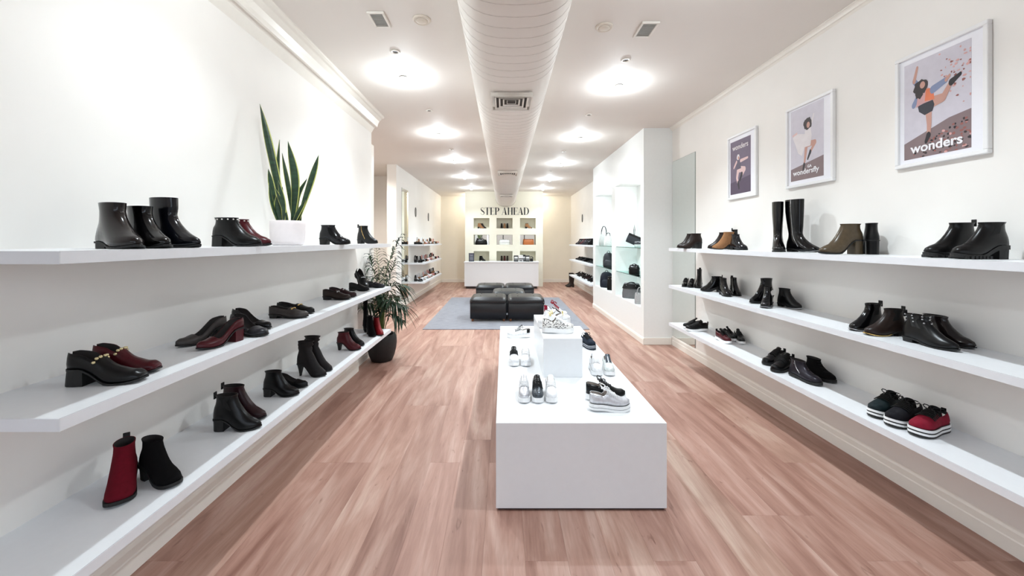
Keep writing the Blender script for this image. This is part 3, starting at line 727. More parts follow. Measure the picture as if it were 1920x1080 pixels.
o = MB().bbox(-.06,.06,-.06,.06,0,.034,.002).build('shoe_stand', mat('frosted_acrylic',(232,236,238),.2,trans=.6)); X_, Y_ = pt(1398,4.02); o.location = (X_-.06, Y_+.02, z)
tag(o, 'small clear acrylic block under the raised black chelsea boot', 'shoe stand')
boot('ankle_boot', 'black chelsea boot with pull tab raised on a clear block', 'boot', pt(1377,4.06), pt(1409,3.93), z+.035, 'black', G, hh=.025, shaft=.14, toe='round', tab=1, elastic=True)
boot('tall_boot', 'tall black knee boot facing the viewer on the top right shelf', 'boot', pt(1457,3.20), pt(1462,2.95), z, 'patent', G, L=.245, W=.088, hh=.02, shaft=.375, calf=.6, toe='round')
boot('tall_boot', 'tall black patent knee boot with side zip, toe to the right', 'boot', pt(1482,3.06), pt(1530,2.87), z, 'patent', G, L=.245, hh=.02, shaft=.385, calf=1., toe='round', zipg=M_STEEL, welt=M_STEEL)
boot('ankle_boot', 'olive brown ankle boot with high block heel on the top right shelf', 'boot', pt(1612,2.48), pt(1540,2.50), z, 'olive', G, L=.255, hh=.085, shaft=.105, toe='round', heel_mat=LE['olive'], heel_taper=.95, uh=.25)
boot('ankle_boot', 'black block-heel ankle boot seen from behind, beside the olive one', 'boot', pt(1640,2.40), pt(1618,2.58), z, 'black', G, L=.205, W=.078, hh=.085, shaft=.108, toe='round', heel_mat=LE['black'], heel_taper=.95)
boot('ankle_boot', 'black ankle boot with lug sole and pull tab, behind its buckled mate', 'boot', pt(1828,1.95), pt(1735,1.97), z, 'black', G, hh=.045, shaft=.115, p=.018, toe='round', lug=True, tab=1)
boot('ankle_boot', 'black ankle boot with lug sole and buckles, rightmost on the top right shelf', 'boot', pt(1886,1.80), pt(1787,1.82), z, 'black', G, hh=.045, shaft=.110, p=.018, toe='round', lug=True, laces=2, elastic=True)
# ---------------------------------------------------------------- right wall, middle shelf
z = ZR['middle']; G = 'shoes on the middle right shelf'
low('lace_up_shoe', 'small black patent lace-up shoe by the mirror on the middle right shelf', 'shoe', pt(1290,4.74), pt(1281,4.54), z, 'patent', G, L=.22, W=.062, hh=.025, Ch=.08, Cm=.068, Ct=.08, ut=.4, toe='round', laces=LACE_B)
low('lace_up_shoe', 'second small black patent lace-up shoe, next to the ankle boot by the mirror', 'shoe', pt(1302,4.68), pt(1292,4.46), z, 'patent', G, L=.22, W=.062, hh=.025, Ch=.08, Cm=.068, Ct=.08, ut=.4, toe='round', laces=LACE_B)
boot('ankle_boot', 'black patent ankle boot standing beside two small lace-up shoes', 'boot', pt(1313,4.62), pt(1307,4.42), z, 'patent', G, L=.22, W=.072, hh=.04, shaft=.165, toe='round', tab=1)
boot('ankle_boot', 'black patent ankle boot with toe to the left in the far group of three', 'boot', pt(1352,4.12), pt(1316,4.18), z, 'patent', G, hh=.03, shaft=.13, toe='almond', tab=1)
boot('ankle_boot', 'black patent ankle boot facing the viewer in the far group of three', 'boot', pt(1352,3.96), pt(1367,3.74), z, 'patent', G, hh=.03, shaft=.135, toe='round', elastic=True)
boot('ankle_boot', 'black patent ankle boot with toe to the right in the far group of three', 'boot', pt(1372,4.0), pt(1385,3.79), z, 'patent', G, hh=.03, shaft=.135, toe='round', tab=1)
boot('ankle_boot', 'black patent heeled boot with toe to the left behind the lace-up boot', 'boot', pt(1448,3.42), pt(1406,3.36), z, 'patent', G, hh=.06, shaft=.15, toe='almond', heel_taper=.7)
boot('ankle_boot', 'black lace-up ankle boot with pale welt and round price tag', 'boot', pt(1443,3.30), pt(1433,3.09), z, 'patent', G, L=.235, hh=.025, shaft=.13, toe='round', laces=6, welt=M_STEEL)
tg = MB().loft([[(.017*math.cos(a*.5236), -.001, .022*math.sin(a*.5236)) for a in range(12)],[(.017*math.cos(a*.5236), .001, .022*math.sin(a*.5236)) for a in range(12)]]).build('price_tag', STICK)
X_, Y_ = pt(1449,3.19); tg.location = (X_, Y_, 1.5-(549-452)*3.19/720); tag(tg, 'round white price tag hanging from the black lace-up boot', 'price tag')
boot('ankle_boot', 'black chelsea boot with toe to the right, next to the lace-up boot', 'boot', pt(1460,3.26), pt(1503,3.04), z, 'black', G, hh=.02, shaft=.125, toe='almond', elastic=True, welt=M_STEEL)
boot('ankle_boot', 'black chelsea boot with pull tab behind the brown chelsea boot', 'boot', pt(1652,2.37), pt(1595,2.34), z, 'patent', G, hh=.022, shaft=.135, toe='round', tab=1, elastic=True, welt=M_STEEL)
boot('ankle_boot', 'dark brown chelsea boot with metal welt and pull tab', 'boot', pt(1695,2.225), pt(1622,2.23), z, 'brown', G, hh=.022, shaft=.125, toe='round', tab=1, elastic=True, welt=M_GOLD)
boot('ankle_boot', 'black chelsea boot with rows of metal studs, toe to the right', 'boot', pt(1704,2.10), pt(1788,1.90), z, 'black', G, L=.245, hh=.02, shaft=.125, toe='almond', tab=1, elastic=True, studs=(M_STEEL,3,(.72,.86,.97)))
boot('ankle_boot', 'dark brown ankle boot behind the studded black one', 'boot', pt(1738,2.14), pt(1819,1.94), z, 'brownpat', G, L=.245, hh=.02, shaft=.115, toe='almond')
# ---------------------------------------------------------------- right wall, bottom shelf
z = ZR['bottom']; G = 'sneakers on the bottom right shelf'
SW = dict(p=.022, hh=.010, heel=False, sole=SOLE_W, Ch=.075, Cm=.06, Ct=.078, ut=.42, grow=1.05)
low('sneaker', 'black sneaker with white sole, nearer of the pair by the mirror', 'sneaker', pt(1327,4.33), pt(1286,4.34), z, 'black', G, tongue=LE['black'], laces=LACE_B, tab=LE['black'], **SW)
low('sneaker', 'black sneaker with white sole, hidden behind its mate by the mirror', 'sneaker', pt(1317,4.46), pt(1281,4.45), z, 'black', G, tongue=LE['black'], laces=LACE_B, **SW)
low('sneaker', 'burgundy patent sneaker with white sole', 'sneaker', pt(1344,3.98), pt(1369,3.77), z, 'burg', G, W=.066, tongue=LE['black'], laces=LACE_B, tab=LE['black'], **SW)
low('sneaker', 'black sneaker between the burgundy one and another black one', 'sneaker', pt(1357,4.07), pt(1379,3.87), z, 'black', G, W=.052, tongue=LE['black'], laces=LACE_B, **SW)
low('sneaker', 'black sneaker with white sole, right of the burgundy one', 'sneaker', pt(1379,3.97), pt(1394,3.75), z, 'black', G, W=.062, tongue=LE['black'], laces=LACE_B, **SW)
SB = dict(p=.018, hh=.012, heel=False, sole=SOLE_B, Ch=.085, Cm=.072, Ct=.088, ut=.38, grow=1.04)
low('sneaker', 'black sneaker with toe to the left, leftmost in the group of four', 'sneaker', pt(1471,3.22), pt(1432,3.14), z, 'patent', G, tongue=LE['black'], laces=LACE_B, tab=LE['black'], **SB)
low('sneaker', 'second black sneaker with toe to the left in the group of four', 'sneaker', pt(1487,3.06), pt(1449,2.97), z, 'black', G, tongue=LE['black'], laces=LACE_B, tab=LE['black'], **SB)
boot('ankle_boot', 'metallic black ankle sneaker with silver zip, toe to the right', 'sneaker', pt(1486,2.90), pt(1535,2.69), z, 'metalblk', G, L=.245, p=.018, hh=.010, heel=False, shaft=.105, toe='round', zipg=M_STEEL, laces=4)
boot('ankle_boot', 'black ankle sneaker behind the silver-zipped one', 'sneaker', pt(1516,2.95), pt(1561,2.74), z, 'suede', G, L=.245, p=.018, hh=.010, heel=False, shaft=.105, toe='round', laces=4)
ST = dict(p=.04, hh=.0, heel=False, stripes=[(1,SOLE_B),(1.1,SOLE_W),(.8,SOLE_B),(1.3,SOLE_W)], Ch=.07, Cm=.058, Ct=.07, ut=.42, grow=1.06, toe='round')
low('platform_sneaker', 'dark teal platform sneaker with black and white striped sole and black bow', 'sneaker', pt(1689,2.30), pt(1634,2.20), z, 'teal', G, tongue=LE['suede'], laces=LACE_B, bow=LACE_B, toe_cap=None, **ST)
low('platform_sneaker', 'midnight black platform sneaker between the teal and the crimson one', 'sneaker', pt(1722,2.19), pt(1668,2.09), z, 'midnight', G, tongue=LE['suede'], laces=LACE_B, bow=LACE_B, **ST)
low('platform_sneaker', 'crimson velvet platform sneaker with black laces and striped sole', 'sneaker', pt(1770,2.085), pt(1714,1.99), z, 'redvelvet', G, tongue=LE['suede'], laces=LACE_B, bow=LACE_B, tab=LE['suede'], **ST)
# ---------------------------------------------------------------- display table
z = .489; G = 'sneakers on the display table'
TW = dict(p=.026, hh=.008, heel=False, sole=SOLE_W, Ch=.072, Cm=.055, Ct=.072, ut=.42, grow=1.05, lining=LINL)
low('sneaker', 'white sneaker with black laces at the far left corner of the table', 'sneaker', pt(994,4.04), pt(951,4.03), z, 'white', G, tongue=LE['white'], laces=LACE_B, bow=LACE_B, heel_patch=LE['black'], **TW)
low('sneaker', 'black and white sneaker facing the viewer on the left of the riser', 'sneaker', pt(963,3.32), pt(964,3.08), z, 'white', G, tongue=LE['black'], laces=LACE_B, nl=5, heel_patch=LE['black'], toe_cap=LE['white'], **TW)
low('sneaker', 'white sneaker facing the viewer beside the black and white one', 'sneaker', pt(985,3.32), pt(986,3.08), z, 'white', G, tongue=LE['white'], laces=LACE_W, heel_patch=LE['greyshine'], **TW)
low('sneaker', 'pearly silver sneaker, left of the row of three at the front of the table', 'sneaker', pt(982,2.63), pt(983,2.38), z, 'silver', G, W=.076, tongue=LE['silver'], laces=LACE_W, **TW)
low('sneaker', 'gunmetal sneaker with black laces in the middle of the row of three', 'sneaker', pt(1006,2.63), pt(1009,2.38), z, 'gunmetal', G, W=.076, tongue=LE['black'], laces=LACE_B, nl=6, **TW)
low('sneaker', 'white sneaker, right of the row of three at the front of the table', 'sneaker', pt(1031,2.63), pt(1035,2.38), z, 'white', G, W=.076, tongue=LE['white'], laces=LACE_W, heel_patch=LE['whitegrey'], **TW)
low('sneaker', 'chunky silver running sneaker seen from the side at the front right of the table', 'sneaker', pt(1106,2.30), pt(1180,2.30), z, 'silver', G, tongue=LE['silver'], laces=LACE_W, bow=LACE_W, p=.034, hh=.010, heel=False, stripes=[(1.2,SOLE_W),(.22,M_GREY),(1.4,SOLE_W)], Ch=.08, Cm=.06, Ct=.085, ut=.40, grow=1.08, lining=LINL)
low('sneaker', 'black running sneaker with white sole behind the chunky silver one', 'sneaker', pt(1099,2.455), pt(1172,2.44), z, 'black', G, tongue=LE['greyshine'], laces=LACE_B, bow=LACE_B, p=.03, hh=.010, heel=False, sole=SOLE_W, Ch=.085, Cm=.065, Ct=.085, ut=.40, grow=1.06, lining=LINL)
low('sneaker', 'white slip-on sneaker on the right of the table, left of the grey-banded one', 'sneaker', pt(1111,3.09), pt(1122,2.86), z, 'white', G, tongue=LE['white'], laces=LACE_W, tab=LE['silver'], **TW)
low('sneaker', 'white sneaker with a grey band at the right edge of the table', 'sneaker', pt(1136,3.09), pt(1145,2.86), z, 'whitegrey', G, tongue=LE['gunmetal'], heel_patch=LE['gunmetal'], **TW)
low('platform_sneaker', 'navy canvas platform sneaker with striped sole behind the riser', 'sneaker', pt(1092,3.76), pt(1114,3.55), z, 'navy', G, tongue=LE['navy'], laces=LACE_B, bow=LACE_B, p=.04, hh=0., heel=False, stripes=[(1,LE['navy']),(.7,STRIPE_G),(.6,LE['navy']),(.8,STRIPE_G),(.5,LE['navy'])], Ch=.07, Cm=.058, Ct=.07, ut=.42, grow=1.06)
z = .778; G = 'sneakers on the riser'
low('sneaker', 'leopard print sneaker with white sole at the front of the riser', 'sneaker', pt(1017,3.03), pt(1075,3.03), z, 'leopard', G, tongue=LE['white'], laces=LACE_W, **dict(TW, p=.034, Ch=.085, Ct=.09))
low('sneaker', 'white sneaker with a black and yellow patch behind the leopard print one', 'sneaker', pt(1052,3.24), pt(1011,3.20), z, 'white', G, tongue=LE['white'], laces=mat('yellow_lace',(222,196,60),.7), nl=3, tab=mat('yellow_tab',(226,206,120),.6), **dict(TW, p=.034, Ch=.09, Ct=.10))
low('sneaker', 'plain white low sneaker with toe to the right on the riser', 'sneaker', pt(1022,3.38), pt(1069,3.36), z, 'white', G, tongue=LE['brown'], laces=None, **dict(TW, p=.034, Ch=.09, Ct=.09))
low('sneaker', 'white sneaker with red laces and red patch at the back of the riser', 'sneaker', pt(1021,3.58), pt(1062,3.55), z, 'white', G, tongue=LE['redvelvet'], laces=LACE_R, bow=LACE_R, tab=LE['brown'], heel_patch=LE['redvelvet'], **dict(TW, p=.034, Ch=.11, Ct=.11))

# ================================================================== rug and ottomans
def rug_mat():
    m = bpy.data.materials.new('grey_woven_rug'); m.use_nodes = True; nt = m.node_tree; b = nt.nodes['Principled BSDF']; N = nt.nodes; L = nt.links
    tc = N.new('ShaderNodeTexCoord'); mp = N.new('ShaderNodeMapping'); mp.inputs['Scale'].default_value = (6,70,1)
    n = N.new('ShaderNodeTexNoise'); n.inputs['Scale'].default_value = 1.; n.inputs['Detail'].default_value = 6; n.inputs['Roughness'].default_value = .7
    cr = N.new('ShaderNodeValToRGB'); e = cr.color_ramp.elements
    e[0].position = .32; e[0].color = srgb(72,75,88); e[1].position = .70; e[1].color = srgb(150,153,163)
    L.new(tc.outputs['Object'], mp.inputs[0]); L.new(mp.outputs[0], n.inputs[0]); L.new(n.outputs[0], cr.inputs[0]); L.new(cr.outputs[0], b.inputs['Base Color'])
    bp = N.new('ShaderNodeBump'); bp.inputs['Strength'].default_value = .7; bp.inputs['Distance'].default_value = .004
    L.new(n.outputs[0], bp.inputs['Height']); L.new(bp.outputs[0], b.inputs['Normal'])
    b.inputs['Roughness'].default_value = .9; b.inputs['Sheen Weight'].default_value = .5; b.inputs['Specular IOR Level'].default_value = .2
    return m
o = MB().bbox(-1.415,1.415,-1.83,1.83,0,.010,.003).build('rug', rug_mat()); o.location = (.035,8.33,.0005)
tag(o, 'large grey woven rug under the black ottomans', 'rug')
M_OTT = mat('ottoman_leather', (15,15,19), .33, var=.15, scale=25, bump=.12); M_WOODLEG = mat('copper_wood_leg', (150,96,62), .45)
def ottoman(x, y, label, tone=M_OTT):
    t = thing('ottoman', label, 'ottoman', (x, y, .0112), 0, 'leather ottomans on the rug'); s = .337
    def rr(h, a, r=.05, k=5):
        p = []
        for cx, cy, a0 in ((a-r,a-r,0),(-a+r,a-r,90),(-a+r,-a+r,180),(a-r,-a+r,270)):
            for i in range(k): q = R(a0+90*i/(k-1)); p.append((cx+r*math.cos(q), cy+r*math.sin(q), h))
        return p
    MB().loft([rr(.05,s-.006,.02),rr(.056,s,.022),rr(.325,s,.022),rr(.332,s-.006,.02)]).build('base', tone, t, True)
    c = MB(); rings = [rr(.333,s-.004,.03),rr(.342,s+.003,.04),rr(.375,s+.006,.05),rr(.41,s-.004,.06),rr(.432,s-.03,.07),rr(.444,s-.075,.08),rr(.450,s-.15,.08),rr(.452,s-.24,.05)]
    c.loft(rings); cu = c.build('cushion', tone, t, True)
    MB().tube(rr(.337,s+.004,.035)+[rr(.337,s+.004,.035)[0]], .005, 5).build('piping', tone, cu, True)
    for sx in (-1,1):
        for sy in (-1,1):
            MB().ball((sx*.15,sy*.15,.450), .016, 10, 0, (1,1,.45)).build('tuft_button', M_BLACK, cu, True)
            MB().lathe([(.016,0),(.021,.03),(.022,.051)], 12, (sx*.29,sy*.29,0)).build('leg', M_WOODLEG, t, True)
    return t
ottoman(-.292, 7.425, 'black leather ottoman, left one of the front pair')
ottoman(.412, 7.425, 'black leather ottoman, right one of the front pair')
ottoman(.10, 8.29, 'single grey-black leather ottoman between the front and back pairs', mat('ottoman_leather_grey', (44,45,45), .38, var=.12, scale=25, bump=.12))
ottoman(-.325, 9.38, 'black leather ottoman, left one of the back pair')
ottoman(.370, 9.38, 'black leather ottoman, right one of the back pair')

# ================================================================== snake plant
M_SNAKE = mat('snake_leaf_green', (34,62,40), .4, var=.45, scale=14, stretch=(1,1,3)); M_SNAKEY = mat('snake_leaf_margin', (196,200,110), .45)
X_, Y_ = pt(540,2.66)
sp = thing('snake_plant', 'tall snake plant in a white pot on the top left shelf', 'plant', (X_, Y_, ZL['top']+.0005))
pot = MB().lathe([(.088,0),(.098,.004),(.106,.03),(.110,.08),(.110,.14),(.109,.165),(.105,.168),(.100,.165),(.098,.14)], 32, cap1=False).build('pot', mat('white_ceramic_pot',(240,232,232),.55,var=.02), sp, True)
MB().lathe([(.0985,.138),(.06,.145),(.01,.143)], 24).build('soil', mat('potting_soil',(44,32,26),.95,var=.5,scale=80,bump=.8), sp, True)
def snake_leaf(pts, wmax, tw0=0., tw1=.6, base=.45):
    """pts: centre line in local x,y,z"""
    P = [np.array(p, float) for p in pts]; ks = np.linspace(0,1,len(P)); T = np.linspace(0,1,15); Q = []
    for t in T: Q.append(np.array([cr1(list(ks), [p[i] for p in P], float(t)) for i in range(3)]))
    rows = []; rows2 = []
    for i, q in enumerate(Q):
        t = T[i]; wd = wmax*(base+(1-base)*math.sin(min(t/.55,1)*math.pi/2)) if t < .55 else wmax*max(.02,(1-((t-.55)/.45)**2.2))
        a = tw0+(tw1-tw0)*t; side = np.array((math.cos(a), math.sin(a), 0.)); nrm = np.array((-math.sin(a), math.cos(a), 0.))
        rows.append([q+side*wd*s+nrm*(wd*.35*(s*s)) for s in (-1,-.8,-.4,0,.4,.8,1)])
        rows2.append([p-nrm*.004*(1-abs(s)**2*.8) for p, s in zip(rows[-1], (-1,-.8,-.4,0,.4,.8,1))])
    m = MB()
    for RW, flip in ((rows,False),(rows2,True)):
        vs = [tuple(v) for r in RW for v in r]; fg, fy = [], []
        for i in range(14):
            for j in range(6):
                f = (i*7+j,i*7+j+1,(i+1)*7+j+1,(i+1)*7+j)
                if flip: f = f[::-1]
                (fy if j in (0,5) else fg).append(f)
        m.add(vs, fg, 0); o0 = len(m.v)-len(vs)
        for f in fy: m.f.append(tuple(k+o0 for k in f)); m.m.append(1)
    n7 = len(rows)*7
    for i in range(14):
        for j in (0,6):
            f = (i*7+j,(i+1)*7+j,(i+1)*7+j+n7,i*7+j+n7); m.f.append(f); m.m.append(1)
    m.build('leaf', [M_SNAKE, M_SNAKEY], sp, True)
s_ = 2.66/720
def lf(px0, tipx, tipy, w_, mid=None, dy0=0., dy1=0., tw0=0., tw1=.4):
    b = ((px0-540)*s_, dy0, .13); e = ((tipx-540)*s_, dy1, (459.9-tipy)*s_)
    m = (((mid[0]-540)*s_, (dy0+dy1)/2, (459.9-mid[1])*s_) if mid else tuple((b[i]+e[i])/2 for i in range(3)))
    snake_leaf([b, m, e], w_*.8, tw0, tw1, .34)
lf(538,489,196,.034,(511,300),.0,-.01,.3,.1)
lf(530,519,260,.020,(517,340),.03,.03,.6,1.2)
lf(545,521,284,.020,(534,350),.04,.05,.2,.9)
lf(546,540,265,.036,(552,340),.01,.0,.1,.3)
lf(556,595,289,.032,(578,350),-.01,.02,-.3,.2)
lf(550,569,332,.020,(552,370),.03,.05,.2,.7)
lf(553,580,376,.024,(563,402),-.03,-.05,-.2,.1)
lf(556,556,388,.010,None,.05,.05,.3,.6)
lf(526,508,318,.024,(515,360),-.02,-.03,.2,.5)
lf(530,514,345,.016,(519,385),-.04,-.06,.8,1.1)
lf(534,536,352,.030,(527,385),-.04,-.04,.1,.4)
lf(541,531,340,.022,(540,385),-.06,-.06,-.2,.3)
lf(549,527,355,.020,(540,390),-.05,-.07,.4,.1)
# ================================================================== kentia palm
M_PALM = mat('palm_leaflet_green', (26,50,28), .5, var=.4, scale=9, spec=.3); M_STEM = mat('palm_stem_green', (96,122,58), .5, var=.2)
X_, Y_ = pt(716,4.84)
pl = thing('potted_palm', 'kentia palm in a round black pot at the end of the left shelves', 'plant', (X_, Y_, 0))
MB().lathe([(.11,0),(.128,.006),(.155,.07),(.176,.16),(.183,.23),(.180,.29),(.168,.325),(.156,.336),(.144,.328),(.142,.27)], 36, cap1=False).build('pot', mat('black_stone_pot',(26,25,26),.6,var=.2,scale=40,bump=.15), pl, True)
MB().lathe([(.144,.268),(.08,.276),(.01,.274)], 24).build('soil', mat('potting_soil',(44,32,26),.95), pl, True)
rng = random.Random(11)
def frond(tip, mid, b=(0,0), nleaf=13, ll=.23, start=.40, droop=.7):
    base = (b[0], b[1], .26); k3 = [0,.5,1.]; T = np.linspace(0,1,nleaf*2+1)
    C_ = [np.array([cr1(k3, [base[i],mid[i],tip[i]], float(t)) for i in range(3)]) for t in T]
    st = MB().tube(C_, [.0065*(1-.75*t) for t in T], 5); o = st.build('frond', [M_STEM, M_PALM], pl, True)
    m = MB()
    for i, t in enumerate(T):
        if t < start: continue
        tg = C_[min(i+1,len(C_)-1)]-C_[i-1]; tg /= np.linalg.norm(tg)
        side = np.cross(tg, (0,0,1.)); side /= (np.linalg.norm(side)+1e-6)
        f = (t-start)/(1-start); l = ll*(.65+.75*math.sin(math.pi*min(1,f*.9+.12)))*(1 if f < .9 else .7)
        for sg in (1,-1):
            side2 = side*math.cos(sg*.0+.55)+np.cross(side, tg)*math.sin(rng.uniform(-.9,.9))*.8; d = side2*sg*.85+tg*(.40+.45*f)+np.array((0,0,.12)); d /= np.linalg.norm(d); l2 = l*rng.uniform(.85,1.1); p0 = C_[i]; rows = []
            for q in (0,.25,.55,.8,1.):
                c = p0+d*l2*q+np.array((0,0,-droop*l2*q*q)); w_ = .0125*(.35+1.5*q if q < .35 else 1-(q-.35)**2*2.2); w_ = max(w_,.0008)
                n = np.cross(d, np.array((0,0,1.))); n /= (np.linalg.norm(n)+1e-6)
                rows.append((c-n*w_, c+np.array((0,0,-.003 if q < 1 else 0)), c+n*w_))
            m.add([tuple(v) for r in rows for v in r], [(a*3+j,a*3+j+1,(a+1)*3+j+1,(a+1)*3+j) for a in range(4) for j in range(2)])
    m.v = [(max(x, XLU+.01-X_) if y+Y_ < 5.2 else x, max(y, 4.37-Y_) if x+X_ < -1.27 else y, z) for x, y, z in m.v]
    tag(m.build('leaflets', M_PALM, o, True), kind='stuff')
u = 4.86/720
def F_(px, py, dy, mx, my, mdy, **k):
    a, b = (4.84+dy)/720, (4.84+mdy)/720
    frond(((px-VX)*a-X_, dy, 1.5-(py-452)*a), ((mx-VX)*b-X_, mdy, 1.5-(my-452)*b), **k)
F_(752,440,.12,722,520,.02); F_(692,478,-.10,708,540,-.03); F_(705,462,.2,712,530,.05); F_(742,485,-.1,722,545,-.03)
F_(684,520,-.30,703,570,-.04,nleaf=12); F_(762,575,-.12,730,570,-.04,nleaf=13); F_(680,575,-.34,702,575,-.12,nleaf=11,ll=.15); F_(758,535,.15,728,545,.05)
F_(735,560,-.30,722,572,-.12,nleaf=13); F_(700,545,-.22,709,568,-.08,nleaf=12); F_(755,600,-.05,732,590,-.02,nleaf=10,ll=.13); F_(748,555,.3,724,560,.1,nleaf=12); F_(722,505,.25,716,545,.1,nleaf=12); F_(700,560,.30,708,570,.1,nleaf=11,ll=.15); F_(720,580,-.2,717,590,-.08,nleaf=10,ll=.14)

# ================================================================== fire sign, wall plaques
t = thing('fire_sign', 'small red and white fire extinguisher sign on the left wall behind the palm', 'sign', (XLU+.0012, 4.50, 1.18), 0)
MB().box(-.001,.001,-.045,.045,0,.16).build('sign_plate', mat('sign_red',(206,52,44),.5), t)
MB().box(.001,.0015,-.018,.022,.05,.15).build('white_cylinder_symbol', M_WHITE, t); MB().box(.001,.0015,-.03,.03,.012,.032).build('white_text_band', M_WHITE, t)
def plaque(x, y, z, s, label):
    t = thing('wall_plaque', label, 'plaque', (x,y,z), R(90)*s if False else 0)
    r1 = [(0,.062*math.cos(a*math.pi/12),.125*math.sin(a*math.pi/12)) for a in range(24)]
    MB().loft([[(s*.0005,.085*math.cos(a*math.pi/12),.125*math.sin(a*math.pi/12)) for a in range(24)],[(s*.010,.085*math.cos(a*math.pi/12),.125*math.sin(a*math.pi/12)) for a in range(24)]]).build('disc', M_BLACK, t)
    MB().loft([[(s*.0102,.05*math.cos(a*math.pi/12),.08*math.sin(a*math.pi/12)) for a in range(24)],[(s*.012,.046*math.cos(a*math.pi/12),.075*math.sin(a*math.pi/12)) for a in range(24)]]).build('pale_centre', M_GREY, t)
plaque(-2.3, 9.98, 2.25, 1, 'nearer small black oval plaque on the far left wall')
plaque(-2.3, 11.66, 2.23, 1, 'farther small black oval plaque on the far left wall')
plaque(XR, 11.95, 2.21, -1, 'small black oval plaque on the far right wall')

# ================================================================== shop sign
def text_mesh(body, size, off=0., ext=.0006):
    c = bpy.data.curves.new('lettering', 'FONT'); c.body = body; c.size = size; c.offset = off; c.extrude = ext; c.align_x = 'CENTER'; c.resolution_u = 4
    o = bpy.data.objects.new('lettering_tmp', c); COL.objects.link(o)
    me = bpy.data.meshes.new_from_object(o.evaluated_get(bpy.context.evaluated_depsgraph_get()))
    bpy.data.objects.remove(o); bpy.data.curves.remove(c)
    v = [(q.co.x, -q.co.z, q.co.y) for q in me.vertices]; f = [tuple(p.vertices) for p in me.polygons]; bpy.data.meshes.remove(me)
    m = MB(); m.add(v, f); return m
def text_width(mb): xs_ = [q[0] for q in mb.v]; return min(xs_), max(xs_)
sg_ = thing('shop_sign', 'black serif lettering STEP AHEAD across the top of the niche wall', 'sign', (.03, FY-.002, 2.366))
M_LET = mat('black_sign_letters', (30,28,28), .5)
TH, HL = .17, .028
def stem(m, x, w=TH, y0=0., y1=1.): m.append([(x,y0),(x+w,y0),(x+w,y1),(x,y1)])
def bar(m, x0, x1, y, h=HL): m.append([(x0,y),(x1,y),(x1,y+h),(x0,y+h)])
def serif(m, x, w, y): bar(m, x-.05, x+w+.05, y, HL*.8)
def strip(m, cl, ws):
    n = len(cl)
    for i in range(n-1):
        def off(k):
            a, b = cl[max(k-1,0)], cl[min(k+1,n-1)]; dx, dy = b[0]-a[0], b[1]-a[1]; l = math.hypot(dx,dy) or 1
            return (-dy/l*ws[k]/2, dx/l*ws[k]/2)
        o0, o1 = off(i), off(i+1)
        m.append([(cl[i][0]-o0[0],cl[i][1]-o0[1]),(cl[i+1][0]-o1[0],cl[i+1][1]-o1[1]),(cl[i+1][0]+o1[0],cl[i+1][1]+o1[1]),(cl[i][0]+o0[0],cl[i][1]+o0[1])])
def bowl(m, x, y0, y1, w):
    cl = []; ws = []
    for i in range(13):
        a = -math.pi/2+math.pi*i/12; cl.append((x+w*math.cos(a), (y0+y1)/2+(y1-y0)/2*math.sin(a))); ws.append(HL+(TH-HL)*max(0,math.cos(a))**1.5)
    strip(m, cl, ws)
def letter(c):
    m = []
    if c == 'S':
        ctrl = [(.50,.72),(.44,.90),(.28,.98),(.12,.90),(.08,.75),(.20,.58),(.38,.44),(.50,.28),(.44,.10),(.28,.02),(.12,.08),(.04,.28)]
        ws = [.03,.03,.03,.06,.12,.17,.17,.12,.06,.03,.03,.03]; cl = []; w2 = []; ks = list(range(len(ctrl)))
        for t in np.linspace(0,len(ctrl)-1,34): cl.append((cr1(ks,[p[0] for p in ctrl],float(t)),cr1(ks,[p[1] for p in ctrl],float(t)))); w2.append(float(np.interp(t,ks,ws)))
        strip(m, cl, w2); return m, .58
    if c == 'T': stem(m,.25); bar(m,0,.67,1-HL); stem(m,0,.03,.8,1); stem(m,.64,.03,.8,1); serif(m,.25,TH,0); return m, .70
    if c == 'E': stem(m,.06); bar(m,0,.58,0); bar(m,0,.58,1-HL); bar(m,.2,.45,.5); stem(m,.55,.03,0,.22); stem(m,.55,.03,.8,1); stem(m,.43,.025,.42,.6); return m, .64
    if c == 'P': stem(m,.06); serif(m,.06,TH,0); bar(m,0,.3,1-HL); bar(m,.2,.3,.46); bowl(m,.28,.47,.985,.24); return m, .60
    if c == 'A': m.append([(.02,0),(.06,0),(.36,1),(.33,1)]); m.append([(.44,0),(.66,0),(.40,1),(.30,1)]); bar(m,.15,.5,.33); bar(m,-.04,.14,0,HL*.8); bar(m,.38,.72,0,HL*.8); return m, .74
    if c == 'H': stem(m,.06); stem(m,.52); serif(m,.06,TH,0); serif(m,.06,TH,1-HL); serif(m,.52,TH,0); serif(m,.52,TH,1-HL); bar(m,.2,.55,.5); return m, .78
    if c == 'D': stem(m,.06); bar(m,0,.32,0); bar(m,0,.32,1-HL); bowl(m,.30,.014,.986,.34); return m, .78
    return m, .34
cx_ = 0; LT = []
for c in 'STEP AHEAD': m, wd = letter(c); LT.append((c, m, cx_)); cx_ += wd
kx = 1.62/cx_; kz = .245
for c, m, x0 in LT:
    if not m: continue
    b = MB()
    for q in m:
        fr = [((x0+x)*kx-.81, 0., y*kz) for x, y in q]; bk = [(x, .0018, z) for x, y, z in fr]
        b.loft([fr, bk])
    b.build('letter', M_LET, sg_)

